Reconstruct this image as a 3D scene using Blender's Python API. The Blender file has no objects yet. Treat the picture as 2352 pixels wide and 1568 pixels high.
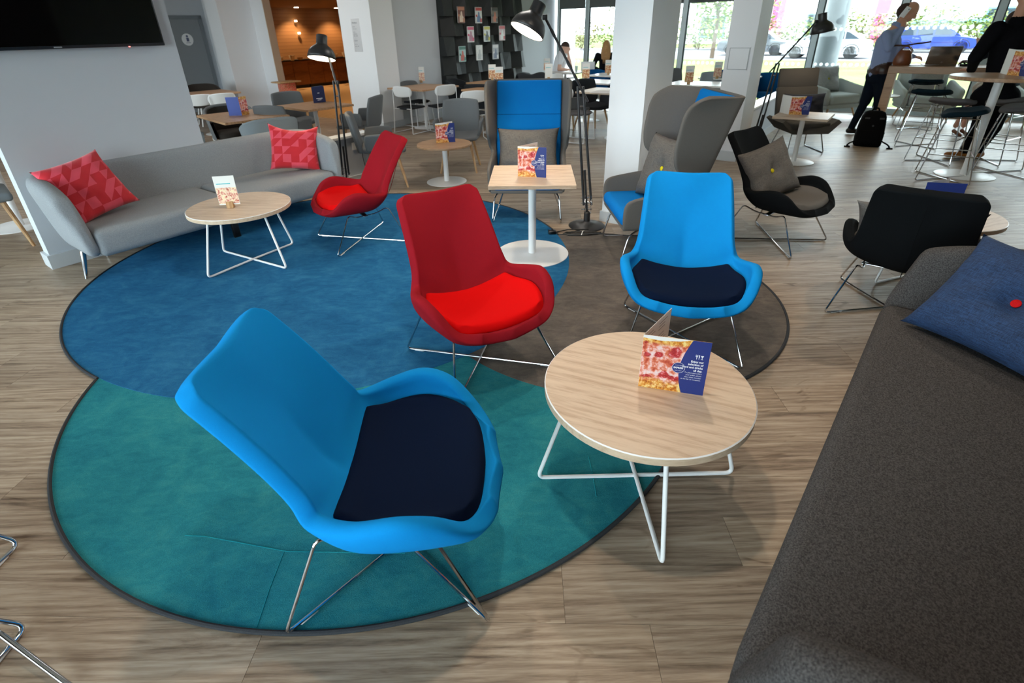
import bpy, bmesh, math, random
from mathutils import Vector, Matrix, noise
random.seed(7)
sc = bpy.context.scene
COL = sc.collection
# ------------------------------------------------------------------ camera
F, PITCH, ROLL, CX, CY, H = 1186.0, 0.472, -0.025, 1162.1, 675.0, 1.65
cp, sp, cr, sr = math.cos(PITCH), math.sin(PITCH), math.cos(ROLL), math.sin(ROLL)
cd = bpy.data.cameras.new('camera'); cam = bpy.data.objects.new('camera', cd); COL.objects.link(cam)
cd.sensor_width = 36; cd.lens = F / 2352 * 36
cd.shift_x = (1176 - CX) / 2352; cd.shift_y = (CY - 784) / 2352
cd.clip_end = 400; cd.clip_start = 0.05
cd.dof.use_dof = True; cd.dof.focus_distance = 2.3; cd.dof.aperture_fstop = 3.5
xa = Vector((cr, sr * sp, sr * cp)); ya = Vector((-sr, cr * sp, cr * cp)); za = xa.cross(ya)
cam.matrix_world = Matrix(((xa.x, ya.x, za.x, 0), (xa.y, ya.y, za.y, 0), (xa.z, ya.z, za.z, H), (0, 0, 0, 1)))
sc.camera = cam
# ------------------------------------------------------------------ view, world, lights
sc.view_settings.view_transform = 'Standard'; sc.view_settings.look = 'None'
sc.view_settings.gamma = 1; sc.view_settings.exposure = 1.08; sc.view_settings.use_curve_mapping = False
cy = sc.cycles
cy.use_denoising = True
cy.use_adaptive_sampling = True; cy.adaptive_threshold = .04
cy.max_bounces = 6; cy.diffuse_bounces = 4; cy.glossy_bounces = 3; cy.transmission_bounces = 4; cy.transparent_max_bounces = 12
cy.caustics_reflective = False; cy.caustics_refractive = False
cy.sample_clamp_indirect = 6.0
wd = bpy.data.worlds.new('sky'); sc.world = wd; wd.use_nodes = True
nt = wd.node_tree; nt.nodes.clear()
wo = nt.nodes.new('ShaderNodeOutputWorld'); bg = nt.nodes.new('ShaderNodeBackground')
bg.inputs[0].default_value = (0.82, 0.91, 1.0, 1); bg.inputs[1].default_value = 5.0
nt.links.new(bg.outputs[0], wo.inputs[0])
sd = bpy.data.lights.new('sun', 'SUN'); sd.energy = 1.0; sd.angle = 0.2; sd.color = (1, .95, .86)
so = bpy.data.objects.new('sun', sd); COL.objects.link(so); so.rotation_euler = (math.radians(38), 0, math.radians(150))
# building axes: U runs along the partition wall into the depth, V across it
UX, UY = 0.602, 0.799
def AB(a, b, z=0.0): return Vector((a * UX + b * UY, a * UY - b * UX, z))
UANG = math.atan2(UY, UX)
CEIL = 3.1
def spot(a, b, watts, col=(1, .84, .66), size=1.9):
    l = bpy.data.lights.new('downlight_beam', 'SPOT'); l.energy = watts; l.color = col; l.spot_size = size; l.spot_blend = .6; l.shadow_soft_size = .06
    o = bpy.data.objects.new('downlight_beam', l); COL.objects.link(o); o.location = AB(a, b, CEIL - .06)
    return o
def panel(a, b, la, lb, watts, col=(1, .95, .88)):  # added fill light under the unseen ceiling, brightens the room
    l = bpy.data.lights.new('fill_glow', 'AREA'); l.shape = 'RECTANGLE'; l.size = la; l.size_y = lb; l.energy = watts; l.color = col
    o = bpy.data.objects.new('fill_glow', l); COL.objects.link(o); o.location = AB(a, b, CEIL - .035); o.rotation_euler = (0, 0, UANG)
    return o
FILL_PANELS = [(5.2, -3.6), (8.4, -5.6), (5.0, -9.0), (1.5, -9.0)]
for a_, b_ in FILL_PANELS: panel(a_, b_, 1.1, .55, 7)
SPOTS = [(1.2, -.9), (3.0, -1.2), (2.2, -2.6), (4.6, .4)]
for a_, b_ in SPOTS: spot(a_, b_, 42)
# ------------------------------------------------------------------ placing helpers
def ray(px, py):
    a, b = (px - CX) / F, -(py - CY) / F
    a, b = cr * a - sr * b, sr * a + cr * b
    return Vector((a, cp + b * sp, -sp + b * cp))
def at(px, py, h=0.0):
    r = ray(px, py); t = (H - h) / -r.z
    return Vector((r.x * t, r.y * t, h))
def onA(px, py, a):
    r = ray(px, py); t = a / (r.x * UX + r.y * UY); return Vector((r.x * t, r.y * t, H + r.z * t))
def face(fx, fy): return math.atan2(-fx, fy)       # rotation that turns local +Y to (fx, fy)
# ------------------------------------------------------------------ materials
MATS = {}
def nodes(name):
    m = bpy.data.materials.new(name); m.use_nodes = True
    n = m.node_tree; b = n.nodes['Principled BSDF']
    MATS[name] = m
    return m, n, b
def lin(c): return tuple(((v / 255 + .055) / 1.055) ** 2.4 if v > 10 else v / 255 / 12.92 for v in c) + (1,)
def N(n, t, **kw):
    x = n.nodes.new(t)
    for k, v in kw.items(): setattr(x, k, v)
    return x
def mixc(n, fac, a, b, mode='MIX'):
    x = N(n, 'ShaderNodeMix', data_type='RGBA', blend_type=mode)
    for s, v in ((0, fac), (6, a), (7, b)):
        if hasattr(v, 'links'): n.links.new(v, x.inputs[s])
        else: x.inputs[s].default_value = v
    return x.outputs[2]
def math_(n, op, a, b=0.0, c=None):
    x = N(n, 'ShaderNodeMath', operation=op)
    for s, v in ((0, a), (1, b), (2, c)):
        if v is None: continue
        if hasattr(v, 'links'): n.links.new(v, x.inputs[s])
        else: x.inputs[s].default_value = v
    return x.outputs[0]
def ramp(n, fac, stops):
    x = N(n, 'ShaderNodeValToRGB'); e = x.color_ramp.elements
    while len(e) < len(stops): e.new(.5)
    for el, (p, c) in zip(e, stops): el.position = p; el.color = c
    n.links.new(fac, x.inputs[0]); return x.outputs[0]
def noisetex(n, vec, scale, detail=3, rough=.5, dist=0.0):
    x = N(n, 'ShaderNodeTexNoise'); x.inputs['Scale'].default_value = scale; x.inputs['Detail'].default_value = detail
    x.inputs['Roughness'].default_value = rough; x.inputs['Distortion'].default_value = dist
    if vec is not None: n.links.new(vec, x.inputs['Vector'])
    return x.outputs[0]
def mapping(n, vec, scale=(1, 1, 1), loc=(0, 0, 0), rot=(0, 0, 0)):
    x = N(n, 'ShaderNodeMapping'); n.links.new(vec, x.inputs[0])
    x.inputs['Scale'].default_value = scale; x.inputs['Location'].default_value = loc; x.inputs['Rotation'].default_value = rot
    return x.outputs[0]
def objco(n): return N(n, 'ShaderNodeTexCoord').outputs['Object']
def bump(n, b, h, strength=.2, dist=.01):
    x = N(n, 'ShaderNodeBump'); x.inputs['Strength'].default_value = strength; x.inputs['Distance'].default_value = dist
    n.links.new(h, x.inputs['Height']); n.links.new(x.outputs[0], b.inputs['Normal'])
def plain(name, c, rough=.5, metal=0.0, spec=.5, coat=0.0, var=.04, scale=8):
    m, n, b = nodes(name)
    c = lin(c) if max(c) > 1.01 else tuple(c) + (1,)
    v = noisetex(n, objco(n), scale)
    dark = tuple(x * (1 - var * 2) for x in c[:3]) + (1,)
    n.links.new(mixc(n, v, c, dark), b.inputs['Base Color'])
    b.inputs['Roughness'].default_value = rough; b.inputs['Metallic'].default_value = metal
    b.inputs['Specular IOR Level'].default_value = spec; b.inputs['Coat Weight'].default_value = coat
    return m
def fabric(name, c, c2=None, rough=.92, weave=900, speck=.25, bstr=.25, speckscale=260, sheen=0.0, blot=0.0):
    m, n, b = nodes(name)
    c = lin(c); c2 = lin(c2) if c2 else tuple(x * .72 for x in c[:3]) + (1,)
    co = objco(n)
    s = noisetex(n, co, speckscale, 2, .7)
    s2 = ramp(n, s, [(.5 - speck, (0, 0, 0, 1)), (.5 + speck, (1, 1, 1, 1))])
    col = mixc(n, s2, c2, c)
    if blot:
        bl = ramp(n, noisetex(n, co, 5, 5, .6), [(.35, (1 - blot, 1 - blot, 1 - blot, 1)), (.65, (1 + blot * .3,) * 3 + (1,))])
        col = mixc(n, 1.0, col, bl, 'MULTIPLY')
    n.links.new(col, b.inputs['Base Color'])
    b.inputs['Roughness'].default_value = rough; b.inputs['Sheen Weight'].default_value = sheen; b.inputs['Specular IOR Level'].default_value = .08
    bump(n, b, noisetex(n, co, weave, 1), bstr, .002)
    return m
def lerp_(p, q, t): return p + (q - p) * t
def wood(name, c, cdark, axis=0, scale=1.0, rough=.45, rings=.5):
    m, n, b = nodes(name)
    co = objco(n)
    sv = [3.0 * scale] * 3; sv[axis] = .35 * scale
    v = mapping(n, co, tuple(x * 7 for x in sv))
    g = noisetex(n, v, 1.6, 7, .68, .7)
    g2 = noisetex(n, mapping(n, co, tuple(x * 30 for x in sv)), 1.0, 3, .6)
    w = N(n, 'ShaderNodeTexWave', wave_type='BANDS', bands_direction='Y' if axis == 0 else 'X')
    n.links.new(mapping(n, co, tuple(x * 1.1 for x in sv)), w.inputs[0]); w.inputs['Scale'].default_value = 2.2; w.inputs['Distortion'].default_value = 9; w.inputs['Detail'].default_value = 2; w.inputs['Detail Scale'].default_value = .8
    k = math_(n, 'MULTIPLY_ADD', w.outputs[1], rings, math_(n, 'MULTIPLY', g, 1 - rings * .5))
    k = math_(n, 'MULTIPLY_ADD', g2, .35, math_(n, 'MULTIPLY', k, .75))
    n.links.new(ramp(n, k, [(.36, lin(c)), (.55, tuple(lerp_(p, q, .25) for p, q in zip(lin(c), lin(cdark)))), (.74, lin(cdark))]), b.inputs['Base Color'])
    b.inputs['Roughness'].default_value = rough
    bump(n, b, k, .06, .002)
    return m
def emis(name, c, s):
    m, n, b = nodes(name); b.inputs['Base Color'].default_value = (.9, .9, .9, 1)
    b.inputs['Emission Color'].default_value = tuple(c) + (1,); b.inputs['Emission Strength'].default_value = s
    return m
wall_m = plain('wall_paint', (198, 203, 210), .75, var=.02, scale=3)
colwhite_m = plain('column_lit_white', (234, 236, 240), .7, var=.01, scale=3)  # whiter than the walls: rear daylight on columns and piers put into the colour
white_m = plain('white_lacquer', (238, 239, 240), .3, var=.01)
skirt_m = plain('skirting_paint', (200, 204, 208), .45, var=.02)
ceil_m = plain('ceiling_white', (225, 225, 222), .85, var=.02)
chrome_m = plain('chrome', (.62, .63, .65), .1, 1.0, var=.02)
steel_m = plain('brushed_steel', (.62, .63, .64), .28, 1.0, var=.05)
black_metal = plain('black_metal', (34, 35, 38), .42, .2, var=.08)
black_m = plain('black_plastic', (14, 14, 16), .35, var=.1)
screen_m = plain('tv_glass', (5, 5, 6), .06, var=.05)
beech_m = wood('beech', (206, 168, 122), (176, 132, 88), axis=2, scale=1.2, rough=.45, rings=.3)
oak_m = wood('light_oak', (218, 197, 174), (184, 156, 131), axis=0, scale=1.0, rough=.42, rings=.14)
oakedge_m = wood('light_oak_edge', (212, 190, 164), (188, 160, 134), axis=0, scale=1.4, rough=.5, rings=.1)
oakd_m = wood('brown_oak', (190, 152, 116), (150, 110, 80), axis=0, scale=1.0, rough=.4, rings=.12)
glass_m, n_, b_ = nodes('window_glass')
tr = N(n_, 'ShaderNodeBsdfTransparent'); tr.inputs[0].default_value = (.93, .97, .95, 1)
gl = N(n_, 'ShaderNodeBsdfGlossy'); gl.inputs['Roughness'].default_value = .02; gl.inputs[0].default_value = (1, 1, 1, 1)
fr = N(n_, 'ShaderNodeFresnel'); fr.inputs[0].default_value = 1.35
ms = N(n_, 'ShaderNodeMixShader'); n_.links.new(fr.outputs[0], ms.inputs[0]); n_.links.new(tr.outputs[0], ms.inputs[1]); n_.links.new(gl.outputs[0], ms.inputs[2])
n_.links.new(ms.outputs[0], n_.nodes['Material Output'].inputs[0])
# ------------------------------------------------------------------ mesh helpers
class MB:
    def __init__(s): s.v = []; s.f = []; s.m = []
    def add(s, vs, fs, mi=0):
        o = len(s.v); s.v += [tuple(v) for v in vs]; s.f += [tuple(i + o for i in f) for f in fs]; s.m += [mi] * len(fs); return s
    def box(s, x0, x1, y0, y1, z0, z1, mi=0):
        vs = [(x, y, z) for z in (z0, z1) for y in (y0, y1) for x in (x0, x1)]
        return s.add(vs, [(0, 2, 3, 1), (4, 5, 7, 6), (0, 1, 5, 4), (2, 6, 7, 3), (0, 4, 6, 2), (1, 3, 7, 5)], mi)
    def abox(s, a0, a1, b0, b1, z0, z1, mi=0):      # box along the building axes
        vs = [AB(a, b, z) for z in (z0, z1) for a in (a0, a1) for b in (b0, b1)]
        return s.add(vs, [(0, 2, 3, 1), (4, 5, 7, 6), (0, 1, 5, 4), (2, 6, 7, 3), (0, 4, 6, 2), (1, 3, 7, 5)], mi)
    def rbox(s, x0, x1, y0, y1, z0, z1, r=.01, seg=2, mi=0):
        bm = bmesh.new(); bmesh.ops.create_cube(bm, size=1)
        for v in bm.verts: v.co = Vector(((x0 + x1) / 2 + v.co.x * (x1 - x0), (y0 + y1) / 2 + v.co.y * (y1 - y0), (z0 + z1) / 2 + v.co.z * (z1 - z0)))
        r = min(r, .49 * min(x1 - x0, y1 - y0, z1 - z0))
        bmesh.ops.bevel(bm, geom=list(bm.edges), offset=r, segments=seg, profile=.5, affect='EDGES')
        return s.bm(bm, mi)
    def bm(s, bm, mi=0):
        bm.verts.index_update(); s.add([v.co for v in bm.verts], [tuple(v.index for v in f.verts) for f in bm.faces], mi); bm.free(); return s
    def loft(s, rings, closed=True, cap0=True, cap1=True, mi=0):
        n = len(rings[0]); vs = [p for r in rings for p in r]; fs = []
        for i in range(len(rings) - 1):
            for j in range(n if closed else n - 1):
                k = (j + 1) % n; fs.append((i * n + j, i * n + k, (i + 1) * n + k, (i + 1) * n + j))
        if cap0 and closed: fs.append(tuple(range(n - 1, -1, -1)))
        if cap1 and closed: fs.append(tuple((len(rings) - 1) * n + j for j in range(n)))
        return s.add(vs, fs, mi)
    def lathe(s, prof, n=24, c=(0, 0, 0), mi=0, mat=None):
        rings = []
        for r, z in prof:
            ring = [Vector((r * math.cos(2 * math.pi * k / n), r * math.sin(2 * math.pi * k / n), z)) for k in range(n)]
            if mat is not None: ring = [mat @ p for p in ring]
            rings.append([p + Vector(c) for p in ring])
        return s.loft(rings, mi=mi)
    def tube(s, pts, r=.01, n=8, fillet=0.0, seg=5, closed=False, mi=0, taper=None):
        pts = [Vector(p) for p in pts]
        if fillet and not closed:
            out = [pts[0]]
            for i in range(1, len(pts) - 1):
                p, a, b = pts[i], pts[i - 1], pts[i + 1]
                da, db = (a - p), (b - p); L = min(fillet, da.length * .45, db.length * .45)
                p0, p1 = p + da.normalized() * L, p + db.normalized() * L
                for k in range(seg + 1):
                    t = k / seg; out.append(p0 * (1 - t) ** 2 + p * 2 * t * (1 - t) + p1 * t * t)
            out.append(pts[-1]); pts = out
        rings = []; m = len(pts); prev = None
        for i, p in enumerate(pts):
            if closed: t = pts[(i + 1) % m] - pts[i - 1]
            else: t = pts[min(i + 1, m - 1)] - pts[max(i - 1, 0)]
            t.normalize()
            if prev is None:
                up = Vector((0, 0, 1)) if abs(t.z) < .9 else Vector((1, 0, 0)); x = up.cross(t).normalized()
            else: x = (prev - t * prev.dot(t)).normalized()
            prev = x; y = t.cross(x)
            rr = r if taper is None else r + (taper - r) * i / (m - 1)
            rings.append([p + x * rr * math.cos(2 * math.pi * k / n) + y * rr * math.sin(2 * math.pi * k / n) for k in range(n)])
        if closed: rings.append(rings[0]); return s.loft(rings, cap0=False, cap1=False, mi=mi)
        return s.loft(rings, mi=mi)
    def grid(s, fn, nu, nv, mi=0, wrapu=False):
        vs = [fn(i / (nu if wrapu else nu - 1), j / (nv - 1)) for i in range(nu) for j in range(nv)]; fs = []
        for i in range(nu if wrapu else nu - 1):
            for j in range(nv - 1):
                i2 = (i + 1) % nu; fs.append((i * nv + j, i2 * nv + j, i2 * nv + j + 1, i * nv + j + 1))
        return s.add(vs, fs, mi)
    def build(s, name, mats, parent=None, smooth=True, ang=40, sub=0, solid=None, weld=0.0, fixn=True):
        me = bpy.data.meshes.new(name); me.from_pydata(s.v, [], s.f)
        mats = mats if isinstance(mats, (list, tuple)) else [mats]
        for m in mats: me.materials.append(m)
        if len(mats) > 1: me.polygons.foreach_set('material_index', s.m)
        if weld or fixn:
            bm = bmesh.new(); bm.from_mesh(me)
            if weld: bmesh.ops.remove_doubles(bm, verts=bm.verts, dist=weld)
            if fixn: bmesh.ops.recalc_face_normals(bm, faces=bm.faces)
            bm.to_mesh(me); bm.free()
        if smooth:
            me.shade_smooth()
            if ang and not sub: me.set_sharp_from_angle(angle=math.radians(ang))
        me.update()
        o = bpy.data.objects.new(name, me); COL.objects.link(o)
        if parent is not None: o.parent = parent
        if solid:
            md = o.modifiers.new('thickness', 'SOLIDIFY'); md.thickness = solid[0]; md.offset = solid[1]; md.use_even_offset = False
        if sub:
            md = o.modifiers.new('smooth', 'SUBSURF'); md.levels = sub; md.render_levels = sub
        return o
def tag(o, label=None, cat=None, group=None, kind=None):
    if label: o['label'] = label
    if cat: o['category'] = cat
    if group: o['group'] = group
    if kind: o['kind'] = kind
    return o
def thing(name, label, cat, loc=(0, 0, 0), rz=0.0, group=None):
    o = bpy.data.objects.new(name, None); COL.objects.link(o); o.empty_display_size = .1
    o.location = loc; o.rotation_euler = (0, 0, rz)
    return tag(o, label, cat, group)
def dup(root, loc, rz, label=None, group=None, recolor=None):
    def cpy(o, par):
        c = o.copy(); COL.objects.link(c); c.parent = par
        if recolor and o.type == 'MESH':
            for i, ms in enumerate(o.material_slots):
                if ms.material and ms.material.name in recolor:
                    c.material_slots[i].link = 'OBJECT'; c.material_slots[i].material = recolor[ms.material.name]
        for ch in o.children: cpy(ch, c)
        return c
    r = cpy(root, None); r.location = loc; r.rotation_euler = (0, 0, rz)
    if label: r['label'] = label
    if group: r['group'] = group
    return r
def struct(name, mb, m, parent=None, kind='structure', **kw):
    o = mb.build(name, m, parent, **kw)
    if parent is None: o['kind'] = kind
    return o
def lerp(a, b, t): return a + (b - a) * t
def poly_interp(pts, t):            # smooth (Catmull-Rom) curve through pts, t in 0..1
    n = len(pts) - 1; x = min(max(t, 0), 1) * n; i = min(int(x), n - 1); f = x - i
    P = [Vector(pts[max(0, min(n, k))]) for k in (i - 1, i, i + 1, i + 2)]
    return .5 * ((2 * P[1]) + (P[2] - P[0]) * f + (2 * P[0] - 5 * P[1] + 4 * P[2] - P[3]) * f * f + (3 * P[1] - P[0] - 3 * P[2] + P[3]) * f ** 3)
# ================================================================== FLOOR
floor_m, n, b = nodes('vinyl_plank')
geo = N(n, 'ShaderNodeNewGeometry').outputs['Position']
oi = N(n, 'ShaderNodeObjectInfo').outputs['Random']
at_ = N(n, 'ShaderNodeAttribute', attribute_name='rnd').outputs['Fac']
rnd = math_(n, 'FRACT', math_(n, 'ADD', oi, at_))
wn = N(n, 'ShaderNodeTexWhiteNoise', noise_dimensions='1D'); n.links.new(rnd, wn.inputs['W'])
sh = N(n, 'ShaderNodeVectorMath', operation='MULTIPLY_ADD'); n.links.new(wn.outputs['Color'], sh.inputs[0]); sh.inputs[1].default_value = (37, 23, 5); n.links.new(geo, sh.inputs[2])
vec = sh.outputs[0]
g = noisetex(n, mapping(n, vec, (1.1, 15, 4)), 1.0, 9, .72, 1.1)
g2 = noisetex(n, mapping(n, vec, (6, 120, 4)), 1.0, 3, .7)
kn = noisetex(n, mapping(n, vec, (2.2, 6.5, 2)), 1.0, 3, .5, 2.5)
wv = N(n, 'ShaderNodeTexWave', wave_type='BANDS', bands_direction='Y'); n.links.new(mapping(n, vec, (.8, 5.5, 1)), wv.inputs[0])
wv.inputs['Scale'].default_value = 2.0; wv.inputs['Distortion'].default_value = 11; wv.inputs['Detail'].default_value = 3; wv.inputs['Detail Scale'].default_value = .6
k = math_(n, 'MULTIPLY_ADD', g, .62, math_(n, 'MULTIPLY', g2, .26))
k = math_(n, 'MULTIPLY_ADD', wv.outputs[1], .06, math_(n, 'ADD', k, .04))
base = ramp(n, k, [(.37, lin((100, 85, 72))), (.47, lin((144, 126, 109))), (.55, lin((168, 151, 133))), (.68, lin((192, 178, 161)))])
knots = ramp(n, kn, [(.27, (.5, .44, .39, 1)), (.36, (1, 1, 1, 1))])
base = mixc(n, 1.0, base, knots, 'MULTIPLY')
tone = ramp(n, wn.outputs['Value'], [(0, (.80, .77, .74, 1)), (.5, (.97, .96, .95, 1)), (1, (1.05, 1.02, .97, 1))])
base = mixc(n, 1.0, base, tone, 'MULTIPLY')
n.links.new(base, b.inputs['Base Color'])
n.links.new(ramp(n, k, [(.3, (.46,) * 3 + (1,)), (.8, (.34,) * 3 + (1,))]), b.inputs['Roughness'])
b.inputs['Specular IOR Level'].default_value = .3
bump(n, b, k, .10, .002)
fl = MB(); fl.add([AB(-4.6, -14.4, -.006), AB(-4.6, 9, -.006), AB(13.2, 9, -.006), AB(13.2, -14.4, -.006), AB(-4.6, -14.4, -.12), AB(-4.6, 9, -.12), AB(13.2, 9, -.12), AB(13.2, -14.4, -.12)],
       [(0, 1, 2, 3), (7, 6, 5, 4), (0, 4, 5, 1), (1, 5, 6, 2), (2, 6, 7, 3), (3, 7, 4, 0)])
floor = struct('floor', fl, floor_m, smooth=False); tag(floor, 'wood plank floor in pale greyed oak running across the lounge', 'floor')
PANG = -.038; PW, PL = .2, 1.2
pm = MB().box(.0006, PL - .0006, .0005, PW - .0005, -.005, 0); plank_me = None
cpa, spa = math.cos(PANG), math.sin(PANG)
def pworld(x, y): return (.16 + x * cpa - y * spa, .965 + x * spa + y * cpa)
rows = []
for r in range(-12, 82):
    off = {0: 0.0, -1: -.94 + PL, -2: .35, 1: .62}.get(r, random.random() * PL)
    for c in range(-13, 12):
        x0 = off + c * PL; y0 = r * PW
        cx, cyy = pworld(x0 + PL / 2, y0 + PW / 2)
        cs = [pworld(x0 + dx, y0 + dy) for dx in (0, PL) for dy in (0, PW)]
        aa = [x * UX + y * UY for x, y in cs]; bb = [x * UY - y * UX for x, y in cs]
        if max(aa) > 13.15 or min(aa) < -4.4 or min(bb) < -14.1 or max(bb) > 8.6: continue
        d = math.hypot(cx, cyy - .3)
        vis = cyy > .55 and abs(cx) < 1.15 * cyy + 1.3
        rows.append((d + (0 if vis else 60), x0, y0))
rows.sort()
proto = None
rest = MB(); rr = []
for i, (d, x0, y0) in enumerate(rows):
    wx, wy = pworld(x0, y0)
    if i < 290:
        if proto is None:
            o = pm.build('plank', floor_m, floor, smooth=False); proto = o
        else:
            o = proto.copy(); COL.objects.link(o)
        o.location = (wx, wy, 0); o.rotation_euler = (0, 0, PANG)
    else:
        q = [pworld(x0 + dx, y0 + dy) for dx, dy in ((.0006, .0005), (PL - .0006, .0005), (PL - .0006, PW - .0005), (.0006, PW - .0005))]
        rest.add([(x, y, 0) for x, y in q], [(0, 1, 2, 3)]); rr.append(random.random())
ro = rest.build('plank_field', floor_m, floor, smooth=False); ro['kind'] = 'stuff'
at2 = ro.data.attributes.new('rnd', 'FLOAT', 'FACE'); at2.data.foreach_set('value', rr)
# ================================================================== RUG
def carpet(name, c, c2, c3):
    m, n, b = nodes(name); co = N(n, 'ShaderNodeNewGeometry').outputs['Position']
    big = noisetex(n, co, 3.2, 6, .68, .8); fine = noisetex(n, co, 420, 2, .8)
    mid = noisetex(n, mapping(n, co, (1, 2.2, 1), rot=(0, 0, .6)), 9, 5, .7, 1.0)
    kk = math_(n, 'MULTIPLY_ADD', mid, .5, math_(n, 'MULTIPLY', big, .6))
    col = ramp(n, kk, [(.36, lin(c2)), (.55, lin(c)), (.76, lin(c3))])
    col = mixc(n, .55, col, ramp(n, fine, [(.3, (.55, .55, .55, 1)), (.7, (1.35, 1.35, 1.35, 1))]), 'MULTIPLY')
    n.links.new(col, b.inputs['Base Color']); b.inputs['Roughness'].default_value = 1; b.inputs['Specular IOR Level'].default_value = .1
    bump(n, b, math_(n, 'MULTIPLY_ADD', mid, .4, fine), .5, .006)
    return m
rug_blue = carpet('rug_blue', (36, 102, 148), (24, 84, 130), (54, 122, 162))
rug_teal = carpet('rug_teal', (42, 130, 142), (28, 108, 128), (62, 146, 150))
rug_grey = carpet('rug_grey', (104, 97, 92), (80, 76, 74), (126, 116, 108))
bind_m = fabric('rug_binding', (66, 68, 72), rough=.9, speckscale=300)
RC = {'blue': (-1.335, 3.947, 1.855, .0125), 'grey': (.663, 3.196, 1.160, .0115), 'teal': (-.642, 2.564, 1.610, .0105)}
rug = thing('rug', 'large rug of three overlapping circles in blue, teal and grey', 'rug', (-.6, 3.0, 0))
for nm, m in (('blue', rug_blue), ('grey', rug_grey), ('teal', rug_teal)):
    x, y, r, z = RC[nm]; mb = MB(); k = 160
    ring = lambda rr_, zz: [(x + .6 + rr_ * math.cos(2 * math.pi * i / k), y - 3.0 + rr_ * math.sin(2 * math.pi * i / k), zz) for i in range(k)]
    mb.loft([ring(r - .002, .0005), ring(r, z * .5), ring(r - .004, z)])
    o = mb.build('pile', m, rug); o['label'] = {'blue': 'round blue section of the rug', 'grey': 'round warm grey section of the rug', 'teal': 'round teal section of the rug'}[nm]
    pts = []; runs = []
    for i in range(721):
        t = 2 * math.pi * i / 720; px_, py_ = x + r * math.cos(t), y + r * math.sin(t)
        ins = any(math.hypot(px_ - RC[q][0], py_ - RC[q][1]) < RC[q][2] - .001 for q in RC if q != nm)
        if not ins: pts.append((px_ + .6 + .004 * math.cos(t), py_ - 3.0 + .004 * math.sin(t), .0095))
        elif pts: runs.append(pts); pts = []
    if pts: runs.append(pts)
    for rn in runs:
        if len(rn) > 3: MB().tube(rn, .0085, 8).build('binding', bind_m, rug)
cr_m = carpet('rug_teal_crease', (30, 134, 146), (20, 114, 134), (50, 150, 156))
for ln in (((425, 1229), (470, 1231), (660, 1266), (930, 1270)), ((652, 1268), (620, 1350), (590, 1440)), ((1352, 1048), (1362, 1090), (1370, 1140))):
    MB().tube([at(*q, .0105) + Vector((.6, -3.0, 0)) for q in ln], .0022, 6).build('crease', cr_m, rug)
# ================================================================== WALLS
def wall(name, lab, parts, m=wall_m, cat='wall', parent=None):
    mb = MB()
    for p in parts: mb.abox(*p)
    o = struct(name, mb, m, parent, smooth=False)
    if parent is None: tag(o, lab, cat)
    return o
def skirting(name, lab, parts):
    mb = MB()
    for p in parts: mb.abox(*p)
    return tag(struct(name, mb, skirt_m, smooth=False), lab, 'skirting')
wall('wall_left', 'pale partition wall carrying the television behind the light sofa', [(.9, 2.32, -5.42, -5.28, 0, CEIL)])
skirting('baseboard_left', 'painted skirting along the television wall and its end', [(.878, 2.34, -5.442, -5.258, 0, .115), (2.34, 4.32, -5.3, -5.258, 0, .10)])
lw = wall('wall_low_left', 'low white half wall behind the end of the light sofa', [(2.32, 4.3, -5.42, -5.28, 0, .55)])
wall('ledge', '', [(2.32, 4.32, -5.44, -5.26, .55, .575)], white_m, parent=lw)
wall('wall_sign', 'white pier beside the buffet opening with the printed menu board', [(6.87, 7.4, -8.86, -8.0, 0, CEIL)], colwhite_m)
skirting('baseboard_sign', 'painted skirting around the menu board pier', [(6.855, 7.4, -8.875, -7.985, 0, .12)])
wall('wall_rack', 'white wall behind the black magazine rack', [(7.4, 13.2, -8.25, -8.1, 0, CEIL)])
skirting('baseboard_rack', 'painted skirting below the magazine rack wall', [(7.4, 13.2, -8.12, -8.085, 0, .12)])
wall('wall_pier', 'stepped white pier left of the buffet opening', [(6.38, 7.13, -12.7, -12.2, 0, CEIL), (7.13, 7.28, -14.3, -11.7, 0, CEIL)], colwhite_m)
trimb = MB().abox(7.12, 7.29, -11.705, -11.685, 0, 2.6); tag(struct('trim_1', trimb, plain('beige_reveal', (196, 172, 148), .6), smooth=False), 'beige lining strip on the edge of the buffet opening', 'trim')
skirting('baseboard_pier', 'painted skirting around the stepped pier', [(7.115, 7.28, -12.2, -11.69, 0, .12)])
wall('wall_door', 'grey painted wall with the washroom door', [(-2.7, 7.28, -14.5, -14.3, 0, CEIL)])
wall('wall_lintel', 'wall above the buffet opening', [(7.0, 7.3, -11.7, -8.86, 2.6, CEIL)])
wall('wall_right', 'plain white wall closing the right side of the room', [(-4.6, 13.2, 8.8, 9.0, 0, CEIL)])
wall('wall_sofa', 'dark panelled wall behind the charcoal sofa, outside the picture', [(-2.5, 3.3, 1.12, 1.25, 0, CEIL)], plain('dark_panelling', (66, 56, 50), .6))
dgrey = plain('door_grey', (138, 143, 148), .5, var=.02); dgrey2 = plain('door_frame_grey', (122, 128, 134), .5, var=.02)
dr = thing('door_1', 'grey washroom door with a round white pictogram sign', 'door', AB(6.98, -14.3)); dr['kind'] = 'structure'; dr.rotation_euler = (0, 0, UANG)
MB().box(-.95, -.05, -.03, .02, 0, 2.05).build('leaf', dgrey, dr, smooth=False)
for bx in ((-1.03, -.95, -.05, .05, 0, 2.13), (-.05, .03, -.05, .05, 0, 2.13), (-1.03, .03, -.05, .05, 2.05, 2.13)): MB().box(*bx).build('frame', dgrey2, dr, smooth=False)
ring_ = [(.13 * math.cos(2 * math.pi * i / 28) - .42, 0, .13 * math.sin(2 * math.pi * i / 28) + 1.62) for i in range(28)]
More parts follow.
